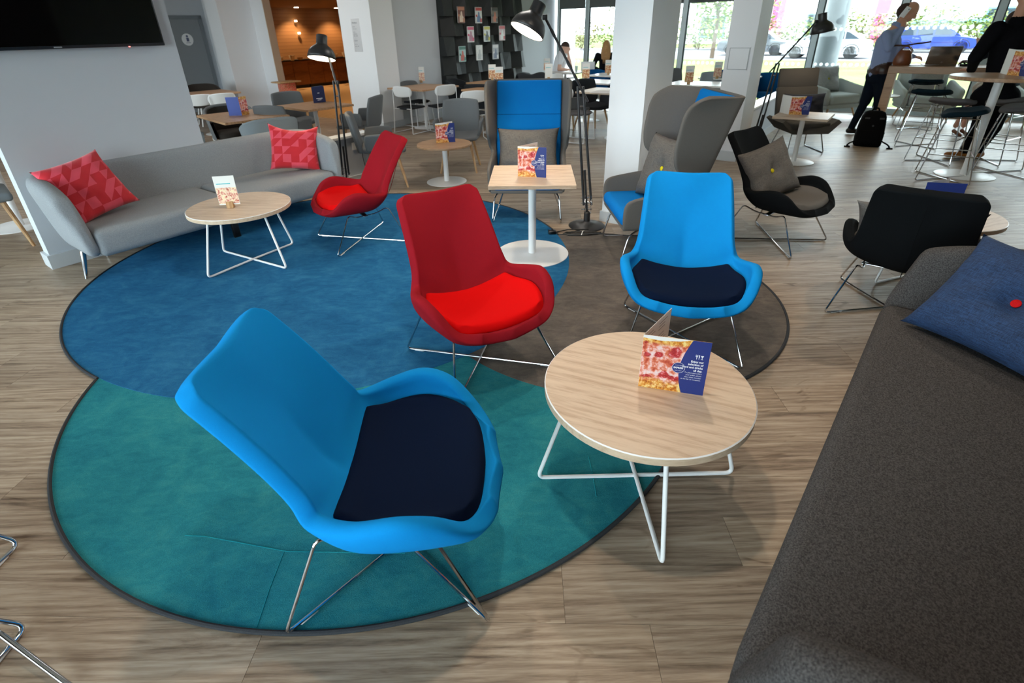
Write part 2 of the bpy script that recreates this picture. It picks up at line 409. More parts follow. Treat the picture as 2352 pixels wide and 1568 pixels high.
sgo = MB().loft([[(x, -.03, z) for x, y, z in ring_], [(x, -.042, z) for x, y, z in ring_]]); sgn = sgo.build('pictogram_sign', white_m, dr)
ic = MB().box(-.45, -.39, -.045, -.043, 1.58, 1.66).lathe([(0.0, -.001), (.025, -.001), (.025, .001), (0, .001)], 14, c=(-.42, -.044, 1.69), mat=Matrix.Rotation(math.pi / 2, 4, 'X')).box(-.47, -.37, -.045, -.043, 1.545, 1.555)
ic.build('pictogram', plain('sign_blue', (90, 98, 130), .5), sgn)
# columns
c2 = wall('wall_column_near', 'square white column behind the right hand wing chair', [(4.34, 4.94, -2.10, -1.78, 0, CEIL)], colwhite_m, cat='column')
skirting('baseboard_column_near', 'white skirting at the foot of the near column', [(4.325, 4.955, -2.115, -1.765, 0, .1)])
c3 = wall('wall_column_far', 'white column with a square access panel beyond the wing chair', [(7.47, 8.07, -2.04, -1.71, 0, CEIL)], colwhite_m, cat='column')
skirting('baseboard_column_far', 'grey skirting at the foot of the far column', [(7.455, 8.085, -2.055, -1.695, 0, .13)])
ap = MB().abox(7.462, 7.47, -2.0, -1.75, 1.13, 1.40); ap.build('access_panel', colwhite_m, c3, smooth=False)
apf = MB()
for q in ((7.458, 7.465, -1.995, -1.99, 1.14, 1.39), (7.458, 7.465, -1.76, -1.755, 1.14, 1.39), (7.458, 7.465, -1.995, -1.755, 1.14, 1.145), (7.458, 7.465, -1.995, -1.755, 1.385, 1.39)): apf.abox(*q)
apf.build('panel_gap', dgrey, c3, smooth=False)
lr = wall('wall_low_right', 'low white half wall running from the far column to the windows', [(8.07, 13.0, -1.95, -1.8, 0, .55)])
wall('ledge', '', [(8.07, 13.0, -1.97, -1.78, .55, .575)], white_m, parent=lr)
skirting('baseboard_low_right', 'white skirting along the right half wall', [(8.085, 13.0, -1.8, -1.783, 0, .12)])
def socket(name, lab, a, bside, z, parent):
    t = MB().abox(a, a + .15, bside, bside + .009, z, z + .086); o = t.build('socket_plate', white_m, parent, smooth=False); return o
socket('', '', 8.95, -1.8, .33, lr)
sp1 = socket('', '', 4.0, -5.28, .40, lw)
MB().rbox(-.024, .024, 0, .035, -.028, .028, .008).build('plug', black_m, sp1).location = AB(4.11, -5.272, .43)
MB().tube([AB(4.11, -5.24, .41), AB(4.1, -5.235, .3), AB(4.13, -5.235, .12), AB(4.0, -5.2, .01), AB(3.9, -5.0, .008)], .004, 6, fillet=.05).build('cord', black_m, sp1)
# printed menu board
mbd = thing('menu_board', 'white printed opening hours board on the white pier', 'sign', AB(6.87, -8.43, 1.36), UANG + math.pi / 2 + math.pi)
MB().rbox(-.12, .12, -.0, .008, -.01, .54, .004).build('panel', plain('board_white', (236, 237, 240), .5), mbd)
txm = plain('print_grey', (120, 124, 135), .6)
def text(s, size, m, parent, loc, rot=(math.pi / 2, 0, 0), align='LEFT', name='lettering', bold=0.0, sx=1.0):
    c = bpy.data.curves.new(name, 'FONT'); c.body = s; c.size = size; c.align_x = align; c.offset = bold; c.resolution_u = 2
    t = bpy.data.objects.new(name, c); COL.objects.link(t)
    dg = bpy.context.evaluated_depsgraph_get(); me = bpy.data.meshes.new_from_object(t.evaluated_get(dg)); bpy.data.objects.remove(t)
    me.materials.clear(); me.materials.append(m)
    o = bpy.data.objects.new(name, me); COL.objects.link(o); o.parent = parent; o.location = loc; o.rotation_euler = rot; o.scale = (sx, 1, 1)
    return o
for i, (s, z, sz) in enumerate((('Breakfast', .46, .035), ('Mon-Fri', .40, .02), ('6.30 - 9.30', .365, .022), ('Sat-Sun', .315, .02), ('and holidays', .285, .02), ('7.30 - 10.30', .25, .022), ('Dinner', .17, .032), ('Mon-Sun', .115, .02), ('6.00 - 10.00', .08, .022))):
    text(s, sz, txm, mbd, (-.085, -.002, z), name='lettering')
# ceiling
ce = MB().abox(-4.6, 13.4, -14.5, 9, CEIL, CEIL + .15); ceiling = tag(struct('ceiling', ce, ceil_m, smooth=False), 'plain white ceiling of the lounge', 'ceiling')
glow = emis('fill_diffuser', (1, .96, .9), 3.0)  # glowing sheets that go with the added ceiling fill lights
for a_, b_ in FILL_PANELS:
    MB().abox(a_ - .58, a_ + .58, b_ - .3, b_ + .3, CEIL - .025, CEIL).build('fill_panel', glow, ceiling, smooth=False)
for a_, b_ in SPOTS:
    MB().lathe([(.055, -.0), (.055, -.02), (.04, -.02), (.04, 0)], 16, c=AB(a_, b_, CEIL)).build('downlight', white_m, ceiling)
# ================================================================== WINDOWS
frame_m = plain('window_frame', (186, 197, 199), .45, .3, var=.03); frame_d = plain('window_frame_dark', (70, 76, 80), .45, .3)
dot_m, n_, b_ = nodes('frosting'); tl_ = N(n_, 'ShaderNodeBsdfTranslucent'); tl_.inputs[0].default_value = (1, 1, 1, 1); df_ = N(n_, 'ShaderNodeBsdfDiffuse'); df_.inputs[0].default_value = (.9, .9, .9, 1); mx_ = N(n_, 'ShaderNodeMixShader'); mx_.inputs[0].default_value = .25; n_.links.new(tl_.outputs[0], mx_.inputs[1]); n_.links.new(df_.outputs[0], mx_.inputs[2]); n_.links.new(mx_.outputs[0], n_.nodes['Material Output'].inputs[0])
blind_m = plain('blind_grey', (92, 96, 94), .8, var=.05)
def window(idx, lab, a, b0, b1, z0=.0, z1=3.0, dots=True, blind=None, out=1):
    t = thing('window_%d' % idx, lab, 'window', AB(a, (b0 + b1) / 2)); t['kind'] = 'structure'
    inv = Matrix.Translation(-t.location)
    def part(nm, m, boxes, par=None):
        mb = MB()
        for q in boxes: mb.abox(*q)
        mb.v = [tuple(Vector(v) - t.location) for v in mb.v]
        return mb.build(nm, m, t if par is None else par, smooth=False)
    part('frame', frame_m, [(a - .05, a + .07, b0, b0 + .05, z0, z1), (a - .05, a + .07, b1 - .05, b1, z0, z1), (a - .05, a + .07, b0, b1, z0, z0 + .1), (a - .05, a + .07, b0, b1, z1 - .08, z1)])
    part('gasket', frame_d, [(a + .0, a + .03, b0 + .05, b0 + .075, z0 + .1, z1 - .08), (a + .0, a + .03, b1 - .075, b1 - .05, z0 + .1, z1 - .08)])
    pn = part('pane', glass_m, [(a + .008, a + .016, b0 + .05, b1 - .05, z0 + .1, z1 - .08)])
    if dots:
        mb = MB()
        for zz in (1.52, .88):
            k = int((b1 - b0 - .2) / .105)
            for i in range(k):
                c = AB(a + .006, b0 + .12 + i * .105, zz) - t.location
                mb.add([c + AB(0, .034 * math.cos(q * math.pi / 6), .034 * math.sin(q * math.pi / 6)) for q in range(12)], [tuple(range(12))])
        o = mb.build('frosted_dots', dot_m, pn, smooth=False, fixn=False); o['kind'] = 'stuff'
    if blind: part('roller_blind', blind_m, [(a - .04, a - .035, b0 + .06, b1 - .06, blind, z1)]); part('blind_bar', frame_d, [(a - .045, a - .03, b0 + .06, b1 - .06, blind - .02, blind)])
    return t
MUL = [-8.0, -7.13, -4.63, -1.9, -.52, .87, 3.6, 6.2, 8.8]
WL = ['narrow window at the corner by the rack wall under a lowered blind', 'tall window under a lowered blind behind the two seated diners', 'tall window seen between the two white columns', 'narrow tall window right of the floor lamp shade', 'tall window directly behind the man on the phone', 'tall window behind the man in the dark jacket', 'tall window further along the bar side', 'last tall window of the glazed side']
for i in range(8): window(i + 1, WL[i], 13.2, MUL[i], MUL[i + 1], blind=2.12 if i < 3 else None)
wall('wall_window_head', 'wall strip above the windows', [(13.13, 13.3, -8.25, 9, 3.0, CEIL)])
# glazed side behind the photographer that throws daylight on the near faces
bw = [-10.5, -7.5, -4.5, -1.5, 1.1]
for i in range(4): window(9 + i, 'rear window bay number %s behind the photographer' % ['one', 'two', 'three', 'four', 'five', 'six'][i], -2.6, bw[i], bw[i + 1], z0=.1, dots=False)
wall('wall_rear', 'white wall around the windows behind the photographer', [(-2.7, -2.55, -14.4, -10.5, 0, CEIL), (-2.7, -2.55, 1.1, 9, 0, CEIL), (-2.7, -2.55, -10.5, 1.1, 0, .1), (-2.7, -2.55, -10.5, 1.1, 3.0, CEIL)])
# ================================================================== TELEVISION
tv = thing('television', 'large black wall television above the light sofa', 'television', AB(1.5, -5.28, 1.6), UANG)
MB().rbox(-.7, .70, -.075, -.012, 0, .80, .006).build('housing', plain('tv_bezel', (22, 26, 34), .35), tv)
MB().box(-.688, .688, -.0775, -.0745, .022, .788).build('screen', screen_m, tv, smooth=False)
MB().box(.42, .432, -.078, -.074, -.004, .004).build('standby_light', emis('led_red', (1, .05, .03), 2), tv, smooth=False)
MB().box(-.075, -.025, -.0785, -.0745, .007, .015).build('maker_mark', plain('logo_grey', (170, 174, 180), .4), tv, smooth=False)
MB().box(-.25, .25, -.012, .0, .2, .6).build('wall_bracket', black_m, tv, smooth=False)
# ================================================================== LOUNGE CHAIRS
RIM = [(.17, .354, .336), (.238, .328, .352), (.302, .274, .405), (.346, .195, .482), (.366, .085, .512), (.352, -.04, .483), (.306, -.168, .452), (.280, -.208, .51), (.270, -.258, .60), (.262, -.322, .70), (.254, -.38, .78), (.247, -.416, .824), (.226, -.438, .848)]
CEN = [(0, .378, .322), (0, .335, .305), (0, .26, .29), (0, .17, .281), (0, .06, .277), (0, -.05, .281), (0, -.15, .303), (0, -.225, .355), (0, -.282, .45), (0, -.328, .56), (0, -.37, .665), (0, -.41, .775), (0, -.444, .853)]
def shell_pt(t, s):                     # t front lip -> top of back, s -1..1 across
    R = poly_interp(RIM, t); C = poly_interp(CEN, t); sg = 1 if s >= 0 else -1; q = abs(s)
    w = min(1, max(0, (t - .42) / .16)); w = w * w * (3 - 2 * w)          # 0 on the seat, 1 on the back
    e = min(1, t / .16); e = e * e * (3 - 2 * e)                            # straight front lip
    k1 = C.lerp(R, .55); k1.x = R.x * lerp(lerp(.4, .78, e), .55, w); k1.z = lerp(C.z + (R.z - C.z) * .02, k1.z, w)
    if w > 0: k1.y -= .015 * w
    k2 = C.lerp(R, .95); k2.x = R.x * lerp(lerp(.75, 1.02, e), .85, w); k2.z = lerp(C.z + (R.z - C.z) * .35, k2.z, w)
    k2.y = lerp(k2.y, k2.y - .02, w)
    P = C * (1 - q) ** 3 + k1 * 3 * q * (1 - q) ** 2 + k2 * 3 * q * q * (1 - q) + R * q ** 3
    P.x *= sg
    return P
shell_me = MB().grid(lambda i, j: shell_pt(i, 2 * j - 1), 40, 25)
def seat_z(x, y):                       # shell surface height under a seat point
    t = min(.44, max(.03, (.385 - y) / .54 * .46)); 
    C = poly_interp(CEN, t); R = poly_interp(RIM, t); q = min(1, abs(x) / max(.05, R.x))
    return C.z + (R.z - C.z) * q ** 3.2 * .8
def pad_mesh(th_=.05):
    mb = MB(); nn = 25
    def uv(u, v):
        x, y = 2 * u - 1, 2 * v - 1; return x * math.sqrt(1 - y * y * .22), y * math.sqrt(1 - x * x * .22), max(abs(x), abs(y))
    def base(u, v):
        x, y, r = uv(u, v); t = lerp(.515, .085, (y + 1) / 2); q = .74 * x
        S = shell_pt(t, q); n_ = (shell_pt(t, q + .02) - shell_pt(t, q - .02)).cross(shell_pt(t + .01, q) - shell_pt(t - .01, q)).normalized()
        if n_.z < 0: n_ = -n_
        return S + n_ * .056, n_, shell_pt(t, 0), r
    def top(u, v):
        S, n_, C, r = base(u, v); h = th_ * math.sqrt(max(0, 1 - r ** 5)); z = lerp(S.z, C.z + .056, .4 * (1 - r ** 4))
        return Vector((S.x, S.y, z)) + (n_ + Vector((0, 0, .6))).normalized() * (h + .004)
    def bot(u, v):
        S, n_, C, r = base(u, v); return S + (n_ + Vector((0, 0, .6))).normalized() * (.004 if r > .999 else -.01)
    mb.grid(top, nn, nn); mb.grid(bot, nn, nn)
    return mb
def lounge(name, shell_mat, pad_mat, label, loc, fwd, group=None):
    t = thing(name, label, 'chair', (loc[0], loc[1], loc[2] if len(loc) > 2 else 0), face(*fwd), group)
    shell_me_o = shell_me.build('shell', shell_mat, t, sub=1, solid=(.054, -1), weld=.0006)
    pad_mesh().build('seat_pad', pad_mat, t, sub=1, weld=.0005)
    q, tp = .315, .215
    for s in (-1, 1):                   # side wires and the crossing floor rods
        MB().tube([(-.0 * s, 0, .008), (s * q, q, .008), (s * .222, .15, .30), (s * .2, .08, .266), (s * .19, -.10, .27), (s * .225, -.19, .315), (s * q, -q, .008), (0, 0, .008)], .0058, 8, fillet=.03, seg=4).build('leg_wire', chrome_m, t)
        for sy in (-1, 1):
            MB().rbox(-.03, .03, -.007, .007, 0, .006, .003, 1).build('glide', GLIDE, t).matrix_local = Matrix.Translation((s * .26, sy * .26, 0)) @ Matrix.Rotation(math.atan2(sy, s), 4, 'Z')
    MB().rbox(-.21, .21, -.02, .02, .262, .272, .004).build('mount_plate', steel_m, t)
    seam = MB().tube([shell_pt(.5, s / 10) + Vector((0, .003, .004)) for s in range(-9, 10)], .0016, 5); seam.build('seam', shell_mat, t)
    MB().tube([poly_interp(CEN, k / 20) + Vector((0, -.047, -.018)) for k in range(11, 20)], .0022, 5).build('back_seam', shell_mat, t)
    return t
GLIDE = plain('clear_glide', (200, 202, 204), .3)
blue_f = fabric('sky_blue_wool', (18, 146, 222), (14, 132, 208), speck=.35, speckscale=700, blot=.03)
navy_f = fabric('navy_wool', (12, 27, 54), (8, 19, 42), speckscale=700)
crim_f = fabric('crimson_wool', (150, 26, 38), (136, 22, 33), speckscale=700)
red_f = fabric('bright_red_wool', (224, 10, 12), (206, 8, 10), speckscale=700)
blk_f = fabric('black_wool', (24, 27, 30), (16, 18, 20), speckscale=500)
gry_f = fabric('mid_grey_wool', (120, 116, 112), (98, 95, 92), speckscale=500)
Z = .012
lounge('lounge_chair', blue_f, navy_f, 'blue lounge chair with navy seat, nearest the camera on the teal rug', (-.395, 1.265, Z), (1, .03))
lounge('lounge_chair', blue_f, navy_f, 'blue lounge chair with navy seat facing the camera on the grey rug', (1.01, 2.62, Z), (-.226, -.974))
lounge('lounge_chair', crim_f, red_f, 'red lounge chair in the middle of the rug beside the round coffee table', (-.15, 2.425, Z), (.51, -.86))
lounge('lounge_chair', crim_f, red_f, 'red lounge chair facing the light grey sofa on the blue rug', (-1.275, 4.37, Z), (-.85, -.53))
lounge('lounge_chair', blk_f, gry_f, 'black lounge chair with grey seat holding a yellow buttoned cushion', (2.29, 4.13, 0), (.615, -.79))
lounge('lounge_chair', blk_f, gry_f, 'black lounge chair seen from behind, beside the charcoal sofa', (2.46, 2.90, 0), (.62, .78))
sc_ = thing('side_chair', 'chrome sled legged chair cut off by the lower left edge of the picture', 'chair', (-2.2, .85, 0))
for P0, P1, P2 in (((-1.81, 1.30), (-1.93, .62), (-2.08, 1.18)), ((-1.535, .995), (-1.62, .40), (-1.86, .86))):
    MB().tube([(P2[0] + 2.2, P2[1] - .85, .42), (P0[0] + 2.2, P0[1] - .85, .008), (P1[0] + 2.2, P1[1] - .85, .008), (P2[0] + 2.12, P2[1] - 1.25, .42)], .0075, 10, fillet=.04).build('leg_wire', chrome_m, sc_)
    MB().rbox(-.008, .008, -.05, .05, 0, .007, .003, 1).build('glide', GLIDE, sc_).location = (P0[0] + 2.19, P0[1] - .95, 0)
MB().tube([(at(-20, 1440, .05) - Vector((-2.2, .85, 0))), (at(160, 1575, .02) - Vector((-2.2, .85, 0)))], .0085, 10).build('leg_wire', chrome_m, sc_)
MB().rbox(-.22, .35, -.45, .38, .42, .47, .02, 3).build('seat', gry_f, sc_).location = (-.03, -.05, 0)
MB().rbox(-.25, .35, -.04, .04, .47, .86, .03, 3).build('backrest', gry_f, sc_).location = (-.03, -.5, 0)
# ================================================================== COFFEE TABLES
def coffee(label, x, y, z, rot, group='round coffee tables', grain=0.0):
    t = thing('coffee_table', label, 'coffee table', (x, y, z), rot, group)
    r, h = .376, .469
    top = MB(); k = 72
    rg = lambda rr, zz: [(rr * math.cos(2 * math.pi * i / k), rr * math.sin(2 * math.pi * i / k), zz) for i in range(k)]
    o = top.loft([rg(r - .003, h), rg(.2, h), rg(.001, h)], cap0=False).build('table_top', oak_m, t, ang=30, fixn=False); o.rotation_euler = (0, 0, grain)
    MB().loft([rg(r - .003, h), rg(r, h - .003), rg(r, h - .029), rg(r - .003, h - .031), rg(.001, h - .031)], cap0=False).build('table_edge', oakedge_m, t, ang=30)
    MB().loft([rg(r - .0035, h + .0006), rg(r + .0006, h - .0025)], cap0=False, cap1=False).build('edge_line', white_m, t)
    for a in (0, math.pi / 2):
        c, s = math.cos(a), math.sin(a); R_, T_ = .40, .275
        MB().tube([(c * T_, s * T_, h - .031), (c * R_, s * R_, .009), (0, 0, .009 + (.0 if a == 0 else .004)), (-c * R_, -s * R_, .009), (-c * T_, -s * T_, h - .031)], .0085, 10, fillet=.035, seg=5).build('leg_wire', white_m, t)
    MB().lathe([(.29, h - .033), (.29, h - .03), (.26, h - .03), (.26, h - .033)], 32).build('mount_ring', white_m, t)
    return t
coffee('round oak coffee table on crossed white wire legs, nearest the camera', .5115, 1.544, .004, 0.0, grain=-.42)
coffee('round oak coffee table with white wire legs before the light grey sofa', -2.064, 3.932, Z, -.53, grain=.5)
coffee('round oak coffee table hidden behind the black chair seen from behind', 2.97, 3.38, 0, .35)
# ================================================================== PEDESTAL TABLES
def pedestal(label, x, y, z, top, h, base_r, rot=0.0, mat=oak_m, cat='table', name='pedestal_table', tube=.03, group=None, th=.028):
    t = thing(name, label, cat, (x, y, z), rot, group)
    if isinstance(top, (int, float)):
        MB().lathe([(.001, h), (top - .004, h), (top, h - .004), (top, h - th + .006), (top - .02, h - th), (.001, h - th)], 56).build('table_top', mat, t, ang=30)
    else:
        w, d = top; MB().rbox(-w / 2, w / 2, -d / 2, d / 2, h - th, h, .002, 1).build('table_top', mat, t, ang=30)
    MB().lathe([(tube, .008), (tube, h - th)], 24).build('column', white_m, t)
    MB().lathe([(.001, .012), (tube + .01, .012), (base_r - .01, .0085), (base_r, .006), (base_r - .001, .0), (.001, 0)], 56).build('base', white_m, t, ang=50)
    MB().lathe([(tube * 2.6, h - th - .006), (tube * 2.6, h - th)], 20).build('mount_plate', white_m, t)
    return t
pedestal('square oak pedestal table with white column before the blue wing chair', .224, 3.93, Z, (.63, .63), .65, .295, rot=-.06)
pedestal('small round pedestal table in front of the grey dining chair', -.695, 6.33, 0, .325, .462, .245, mat=oakd_m)
pedestal('square oak pedestal table before the grey lounge chair near the windows', 3.88, 6.9, 0, (.62, .62), .60, .24, rot=-.65)
# ================================================================== SOFAS
def sofa(label, loc, rz, body, seat, leg_m, split=True):
    t = thing('sofa', label, 'sofa', loc, rz)               # local +Y is the open front, X along the length
    L, D, R = 1.22, .365, .16
    xi, yb = L - .17, -D + .06                              # inner wall at seat level
    path = []
    def add(x, y, nx, ny, s): path.append((Vector((x, y, 0)), Vector((nx, ny, 0)), s))
    y1 = D - .075; NA = 10
    for k in range(NA + 1): add(-xi, lerp(y1, yb + R, k / NA), -1, 0, 1 - k / NA)
    for k in range(1, 8): a = math.pi + math.pi / 2 * k / 8; add(-xi + R + R * math.cos(a), yb + R + R * math.sin(a), math.cos(a), math.sin(a), 0)
    for k in range(13): add(lerp(-xi + R, xi - R, k / 12), yb, 0, -1, 0)
    for k in range(1, 8): a = -math.pi / 2 + math.pi / 2 * k / 8; add(xi - R + R * math.cos(a), yb + R + R * math.sin(a), math.cos(a), math.sin(a), 0)
    for k in range(NA + 1): add(xi, lerp(yb + R, y1, k / NA), 1, 0, k / NA)
    rings = []
    for p, nn, s in path:
        top = .765 - .035 * s - .03 * s ** 4; fl = .035; back = Vector((0, -.06, 0)) * s * abs(nn.x)
        th = .135
        def q(off, z): return p + nn * off + Vector((0, 0, z)) + back * max(0, (z - .3) / .4)
        m = (.4 + top) / 2
        rings.append([q(-.02, .21), q(.0, .30), q(.008, .42), q(fl * .6, m), q(fl, top - .07), q(fl + .012, top - .02), q(fl + .045, top), q(fl + th - .045, top), q(fl + th - .008, top - .025), q(fl + th, top - .09), q(fl + th - .02, m), q(th - .02, .36), q(th - .05, .25), q(.06, .205)])
    def endcap(ring):
        c = sum((Vector(v) for v in ring), Vector()) / len(ring)
        return [[Vector((c.x + (v[0] - c.x) * k, v[1] + d, c.z + (v[2] - c.z) * (k * .5 + .5 if k > .5 else k + .1))) for v in ring] for k, d in ((.9, .035), (.68, .062), (.3, .078))]
    rings = list(reversed(endcap(rings[0]))) + rings + endcap(rings[-1])
    MB().loft(rings).build('back_and_arms', body, t, sub=1)
    for sx in ((-1, 1) if split else (0,)):
        x0, x1 = ((-xi - .015, -.002) if sx < 0 else (.002, xi + .015)) if sx else (-xi - .015, xi + .015)
        mb = MB(); mb.rbox(x0, x1, yb - .02, D + .0, .20, .415, .055, 4)
        mb.build('seat_cushion', seat, t, ang=70)
    for sx in (-1, 1):
        for sy, yy, ix in ((1, .06, .12), (-1, -.30, .40)):
            MB().tube([(sx * (L - ix), yy, .21), (sx * (L - ix + .05), yy + sy * .02, .0)], .022, 12, taper=.011).build('leg', leg_m, t)
    MB().rbox(-.03, .03, .2, .24, 0, .18, .01).build('leg', black_m, t)
    return t
lg_f = fabric('light_grey_felt', (164, 169, 174), (132, 137, 142), speckscale=190, speck=.3, bstr=.35, weave=700)
dk_f = fabric('charcoal_felt', (92, 90, 90), (54, 53, 54), speckscale=230, speck=.16, bstr=.5, weave=600)
SA = AB(2.12, -4.895)
sofa('long light grey felt sofa against the half wall under the television', (SA.x, SA.y, 0), UANG + math.pi, lg_f, lg_f, chrome_m)
SB = AB(1.84, .435)
sofa('charcoal felt sofa cut off by the right edge of the picture', (SB.x, SB.y, 0), UANG - .07, dk_f, dk_f, chrome_m, split=False)
# ================================================================== CUSHIONS
def pillow(label, loc, mat, w=.46, h=.46, T=.075, tilt=-.35, rz=0.0, roll=0.0, button=None, ears=.1, seed=1, matrix=None, name='cushion', group=None, sag=0.0):
    t = thing(name, label, 'cushion', loc, rz, group)
    nn = 33
    def pt(u, v, sgn):
        x, y = 2 * u - 1, 2 * v - 1
        ex = 1 - ears * (1 - y * y) ** .8; ey = 1 - ears * (1 - x * x) ** .8
        X, Y = x * w / 2 * ex, y * h / 2 * ey
        th = T * (max(0, (1 - x ** 4) * (1 - y ** 4))) ** .55
        wr = noise.noise(Vector((x * 2.2 + seed * 7, y * 2.2, sgn * 3 + seed))) * .012 * min(1, th / T * 2)
        wr += noise.noise(Vector((x * 5 + seed * 3, y * 5, sgn * 9))) * .006 * min(1, th / T * 2)
        if button:
            d = math.hypot(X, Y); th *= 1 - .55 * math.exp(-(d / .05) ** 2)
            for ang in button[1]:
                cs, sn = math.cos(ang), math.sin(ang); al = X * cs + Y * sn; pe = -X * sn + Y * cs
                if al > 0: wr -= .012 * math.exp(-(pe / .014) ** 2) * math.exp(-al / .12)
        if sag and y > .2: Y -= sag * (1 - x * x) * (y - .2)
        return (X, -sgn * (th + wr), Y + h / 2)
    mb = MB(); mb.grid(lambda u, v: pt(u, v, 1), nn, nn); mb.grid(lambda u, v: pt(u, v, -1), nn, nn)
    o = mb.build('cover', mat, t, ang=0, weld=.0008); rot = Matrix.Rotation(tilt, 4, 'X') @ Matrix.Rotation(roll, 4, 'Y')
    o.matrix_local = rot
    if button:
        b2 = MB().lathe([(.0005, .007), (.011, .006), (.017, .002), (.017, -.003), (.0005, -.004)], 20, mat=Matrix.Rotation(math.pi / 2, 4, 'X'))
        bo = b2.build('button', button[0], t); bo.matrix_local = rot @ Matrix.Translation((0, -T * .46, h / 2))
    return t
# red and pink triangle print
tri_m, n, b = nodes('red_triangle_print')
co = objco(n); pv = mapping(n, co, (13, 13, 13), (.5, .5, .06))
sx = N(n, 'ShaderNodeSeparateXYZ'); n.links.new(pv, sx.inputs[0])
fx, fz = math_(n, 'FRACT', sx.outputs[0]), math_(n, 'FRACT', sx.outputs[2])
cb = N(n, 'ShaderNodeCombineXYZ'); n.links.new(math_(n, 'FLOOR', sx.outputs[0]), cb.inputs[0]); n.links.new(math_(n, 'FLOOR', sx.outputs[2]), cb.inputs[1])
w1 = N(n, 'ShaderNodeTexWhiteNoise', noise_dimensions='3D'); n.links.new(cb.outputs[0], w1.inputs['Vector'])
d1 = math_(n, 'GREATER_THAN', fx, fz); d2 = math_(n, 'GREATER_THAN', math_(n, 'ADD', fx, fz), 1.0)
pick = math_(n, 'GREATER_THAN', w1.outputs['Value'], .5)
dd = math_(n, 'ADD', math_(n, 'MULTIPLY', d1, pick), math_(n, 'MULTIPLY', d2, math_(n, 'SUBTRACT', 1.0, pick)))
n.links.new(dd, cb.inputs[2])
w2 = N(n, 'ShaderNodeTexWhiteNoise', noise_dimensions='3D'); n.links.new(cb.outputs[0], w2.inputs['Vector'])
n.links.new(mixc(n, math_(n, 'GREATER_THAN', w2.outputs['Value'], .52), lin((208, 34, 48)), lin((232, 78, 98))), b.inputs['Base Color'])
b.inputs['Roughness'].default_value = .85; b.inputs['Sheen Weight'].default_value = .2
bump(n, b, noisetex(n, co, 600, 1), .15, .002)
def linen(name, c, c2):
    m, n, b = nodes(name); co = objco(n)
    a_ = noisetex(n, mapping(n, co, (30, 30, 400)), 1.0, 2, .6); b2 = noisetex(n, mapping(n, co, (400, 400, 30)), 1.0, 2, .6)
    n.links.new(ramp(n, math_(n, 'ADD', math_(n, 'MULTIPLY', a_, .5), math_(n, 'MULTIPLY', b2, .5)), [(.36, lin(c2)), (.64, lin(c))]), b.inputs['Base Color'])
    b.inputs['Roughness'].default_value = .85; bump(n, b, a_, .3, .002)
    return m
navy_l = linen('navy_linen', (40, 72, 116), (16, 34, 62)); grey_l = linen('grey_linen', (112, 107, 103), (78, 75, 73)); lgrey_l = linen('pale_grey_linen', (170, 172, 172), (140, 142, 142)); dnavy_l = linen('dark_navy_linen', (22, 28, 44), (12, 16, 28))
redbtn = fabric('red_button', (214, 30, 34)); yelbtn = fabric('yellow_button', (224, 208, 40))
pc = AB(1.30, -4.86, .43); pillow('red and pink triangle print cushion at the near arm of the light sofa', pc, tri_m, .50, .48, .07, -.50, UANG + .18, -.16, seed=1)
pc = AB(2.95, -4.86, .425); pillow('red and pink triangle print cushion at the far end of the light sofa', pc, tri_m, .48, .46, .07, -.36, UANG - .50, .15, seed=2, sag=.05)
ff = AB(-.81, -.58); pc = AB(2.52, .46, .43); pillow('blue linen cushion with a red button on the charcoal sofa', pc, navy_l, .60, .50, .085, -.72, face(-ff.x, -ff.y), .0, (redbtn, (.3, 3.6, 2.2, 5.2)), seed=3)
pc = AB(1.0, .60, .43); pillow('dark navy cushion at the lower right corner on the charcoal sofa', pc, navy_l, .55, .46, .08, -.5, UANG + math.pi, .0, seed=4)
def chair_cushion(label, c, fwd, dy, z, **kw):
    v = Vector(fwd).normalized(); return pillow(label, (c[0] + v.x * dy, c[1] + v.y * dy, z), rz=face(-v.x, -v.y) if False else math.atan2(v.x, -v.y), **kw)
chair_cushion('grey linen cushion with a yellow button on the black lounge chair', (2.27, 4.13), (.30, -.95), .0, .37, mat=grey_l, w=.50, h=.46, T=.065, tilt=-.45, roll=-.25, button=(yelbtn, (1.2, 4.4)), seed=5)
chair_cushion('grey linen cushion in the black chair seen from behind', (2.46, 2.90), (.62, .78), .0, .35, mat=grey_l, w=.60, h=.42, T=.05, tilt=-.48, roll=.05, seed=6)
